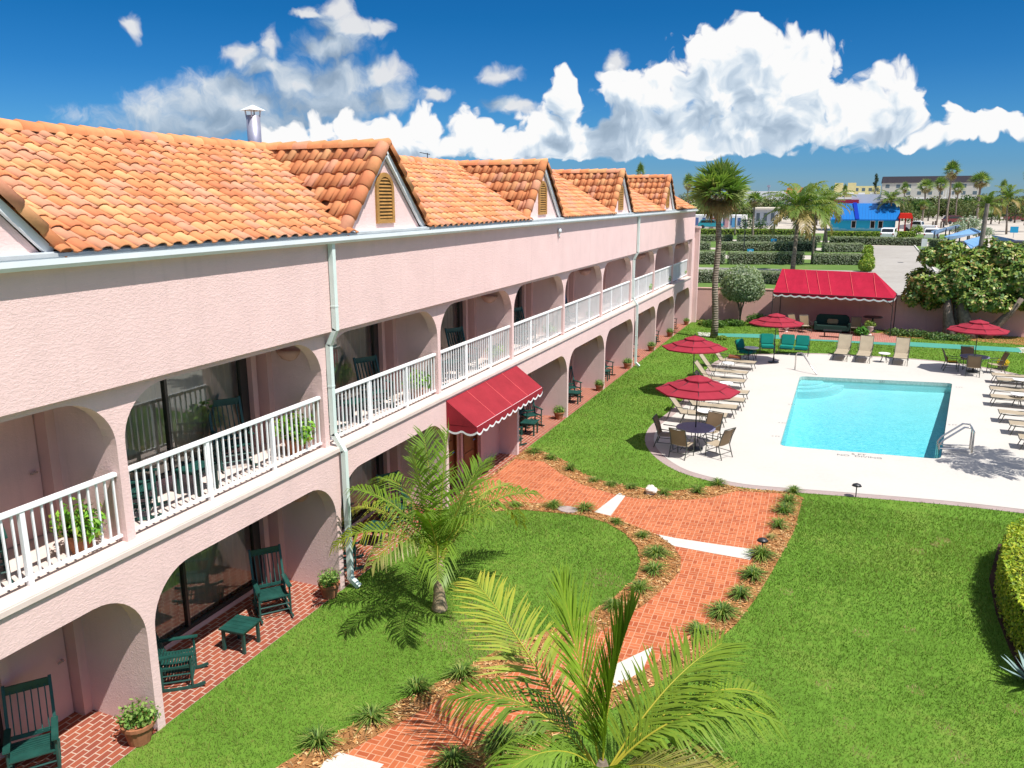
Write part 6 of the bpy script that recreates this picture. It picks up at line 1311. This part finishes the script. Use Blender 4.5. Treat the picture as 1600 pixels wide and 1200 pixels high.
# posts and signs
p = at(1530, 402); zt_ = hgt(1543, 318, p); q = aty(1543, 318, p.y); o = MB().tube([(p.x, p.y, -.1), tuple(q)], [.34, .26], 10).build('utility_pole', mat('weathered_pole', (.20, .17, .15), .95, .05, var=.3, vscale=2)); tag(o, 'thick leaning grey wooden pole behind the big leaved tree', 'pole')
def sign(name, label, u, vb, vt, w, h, col, vs=None):
    p = at(u, vb); z = hgt(u, vt, p); t = thing(name, label, 'sign', p, 0, None); MB().tube([(0, 0, 0), (0, 0, z)], .05, 6).build('post', M['zinc'], t); MB().box(-w/2, w/2, -.09, -.052, z-h, z).build('panel', col, t, bevel=.01); return t, z
M['signblue'] = mat('sign_blue', (.02, .32, .55), .5, .3, var=.05); M['signwhite'] = mat('sign_white', (.72, .73, .74), .5, .3, var=.05)
def letter(s, t, z, size, m, dy=-.12):
    c = bpy.data.curves.new('sign_letter', 'FONT'); c.body = s; c.size = size; c.align_x = 'CENTER'; c.align_y = 'CENTER'; c.materials.append(m); o = bpy.data.objects.new('sign_letter', font_mesh(c)); COL.objects.link(o); o.parent = t; o.location = (0, dy, z); o.rotation_euler = (PI/2, 0, 0)
t, z = sign('parking_sign', 'blue parking sign with letter P in the second hedge row', 1208, 391, 373, .85, .75, M['signblue']); letter('P', t, z-.38, .6, M['signwhite'])
t, z = sign('parking_sign', 'lower blue sign standing left of the one with P', 1172, 402, 389, .85, .85, M['signblue']); letter('P', t, z-.42, .6, M['signwhite'])
sign('white_sign', 'small white sign on the verge right of the tall palm', 1142, 412, 402, .5, .8, M['signwhite']); sign('pale_sign', 'pale upright sign at the corner of the parking lot', 1443, 390, 373, .8, 1.9, M['signwhite']); sign('road_sign', 'pale blue sign on the sandy road at the right', 1583, 372, 354, 1.4, 1.2, M['signblue']); sign('road_sign', 'white sign at the left of the hedge rows behind the light post', 1164, 366, 346, .9, 1.7, M['signwhite'])
p = at(1161, 410); z = hgt(1163, 345, p); t = thing('light_post', 'thin dark light post among the hedge rows', 'light post', p); MB().tube([(0, 0, 0), (0, 0, z)], .06, 6).build('post', M['blackmetal'], t); MB().box(-.25, .25, -.3, .1, z, z+.12).build('lamp_head', M['blackmetal'], t)
p = at(1198, 340); z = hgt(1199, 289, p); t = thing('mast', 'dark antenna mast above the white building', 'mast', p); b = MB(); 
for k in range(3): b.tube([(.5*math.cos(k*2.09), .5*math.sin(k*2.09), 0), (.2*math.cos(k*2.09), .2*math.sin(k*2.09), z)], .12, 5)
b.box(-.6, .6, -.6, .6, z*.93, z*.99); b.build('lattice', M['zinc'], t)
p = at(1216, 330); z = hgt(1215, 313, p); t = thing('flag_pole', 'flag pole with a faded red flag left of the grey house', 'flag', p); MB().tube([(0, 0, 0), (0, 0, z)], .08, 6).build('pole', M['zinc'], t); MB().box(-2.2, -.05, -.02, .02, z-1.5, z-.2).build('flag', bmat('faded_red', (.5, .2, .22)), t)
# a short row of wooden posts on the sand
for k, (u, v) in enumerate(((1457, 356), (1461, 355), (1470, 356), (1474, 355), (1455, 362))):
    p = at(u, v); o = MB().tube([(0, 0, 0), (0, 0, hgt(u, v-10, p))], .22, 6).build('wooden_post', M['bark']); o.location = p; tag(o, f"dark wooden post on the sandy lot, {ORD[k]} from the left", 'post', 'wooden posts on the sandy lot')
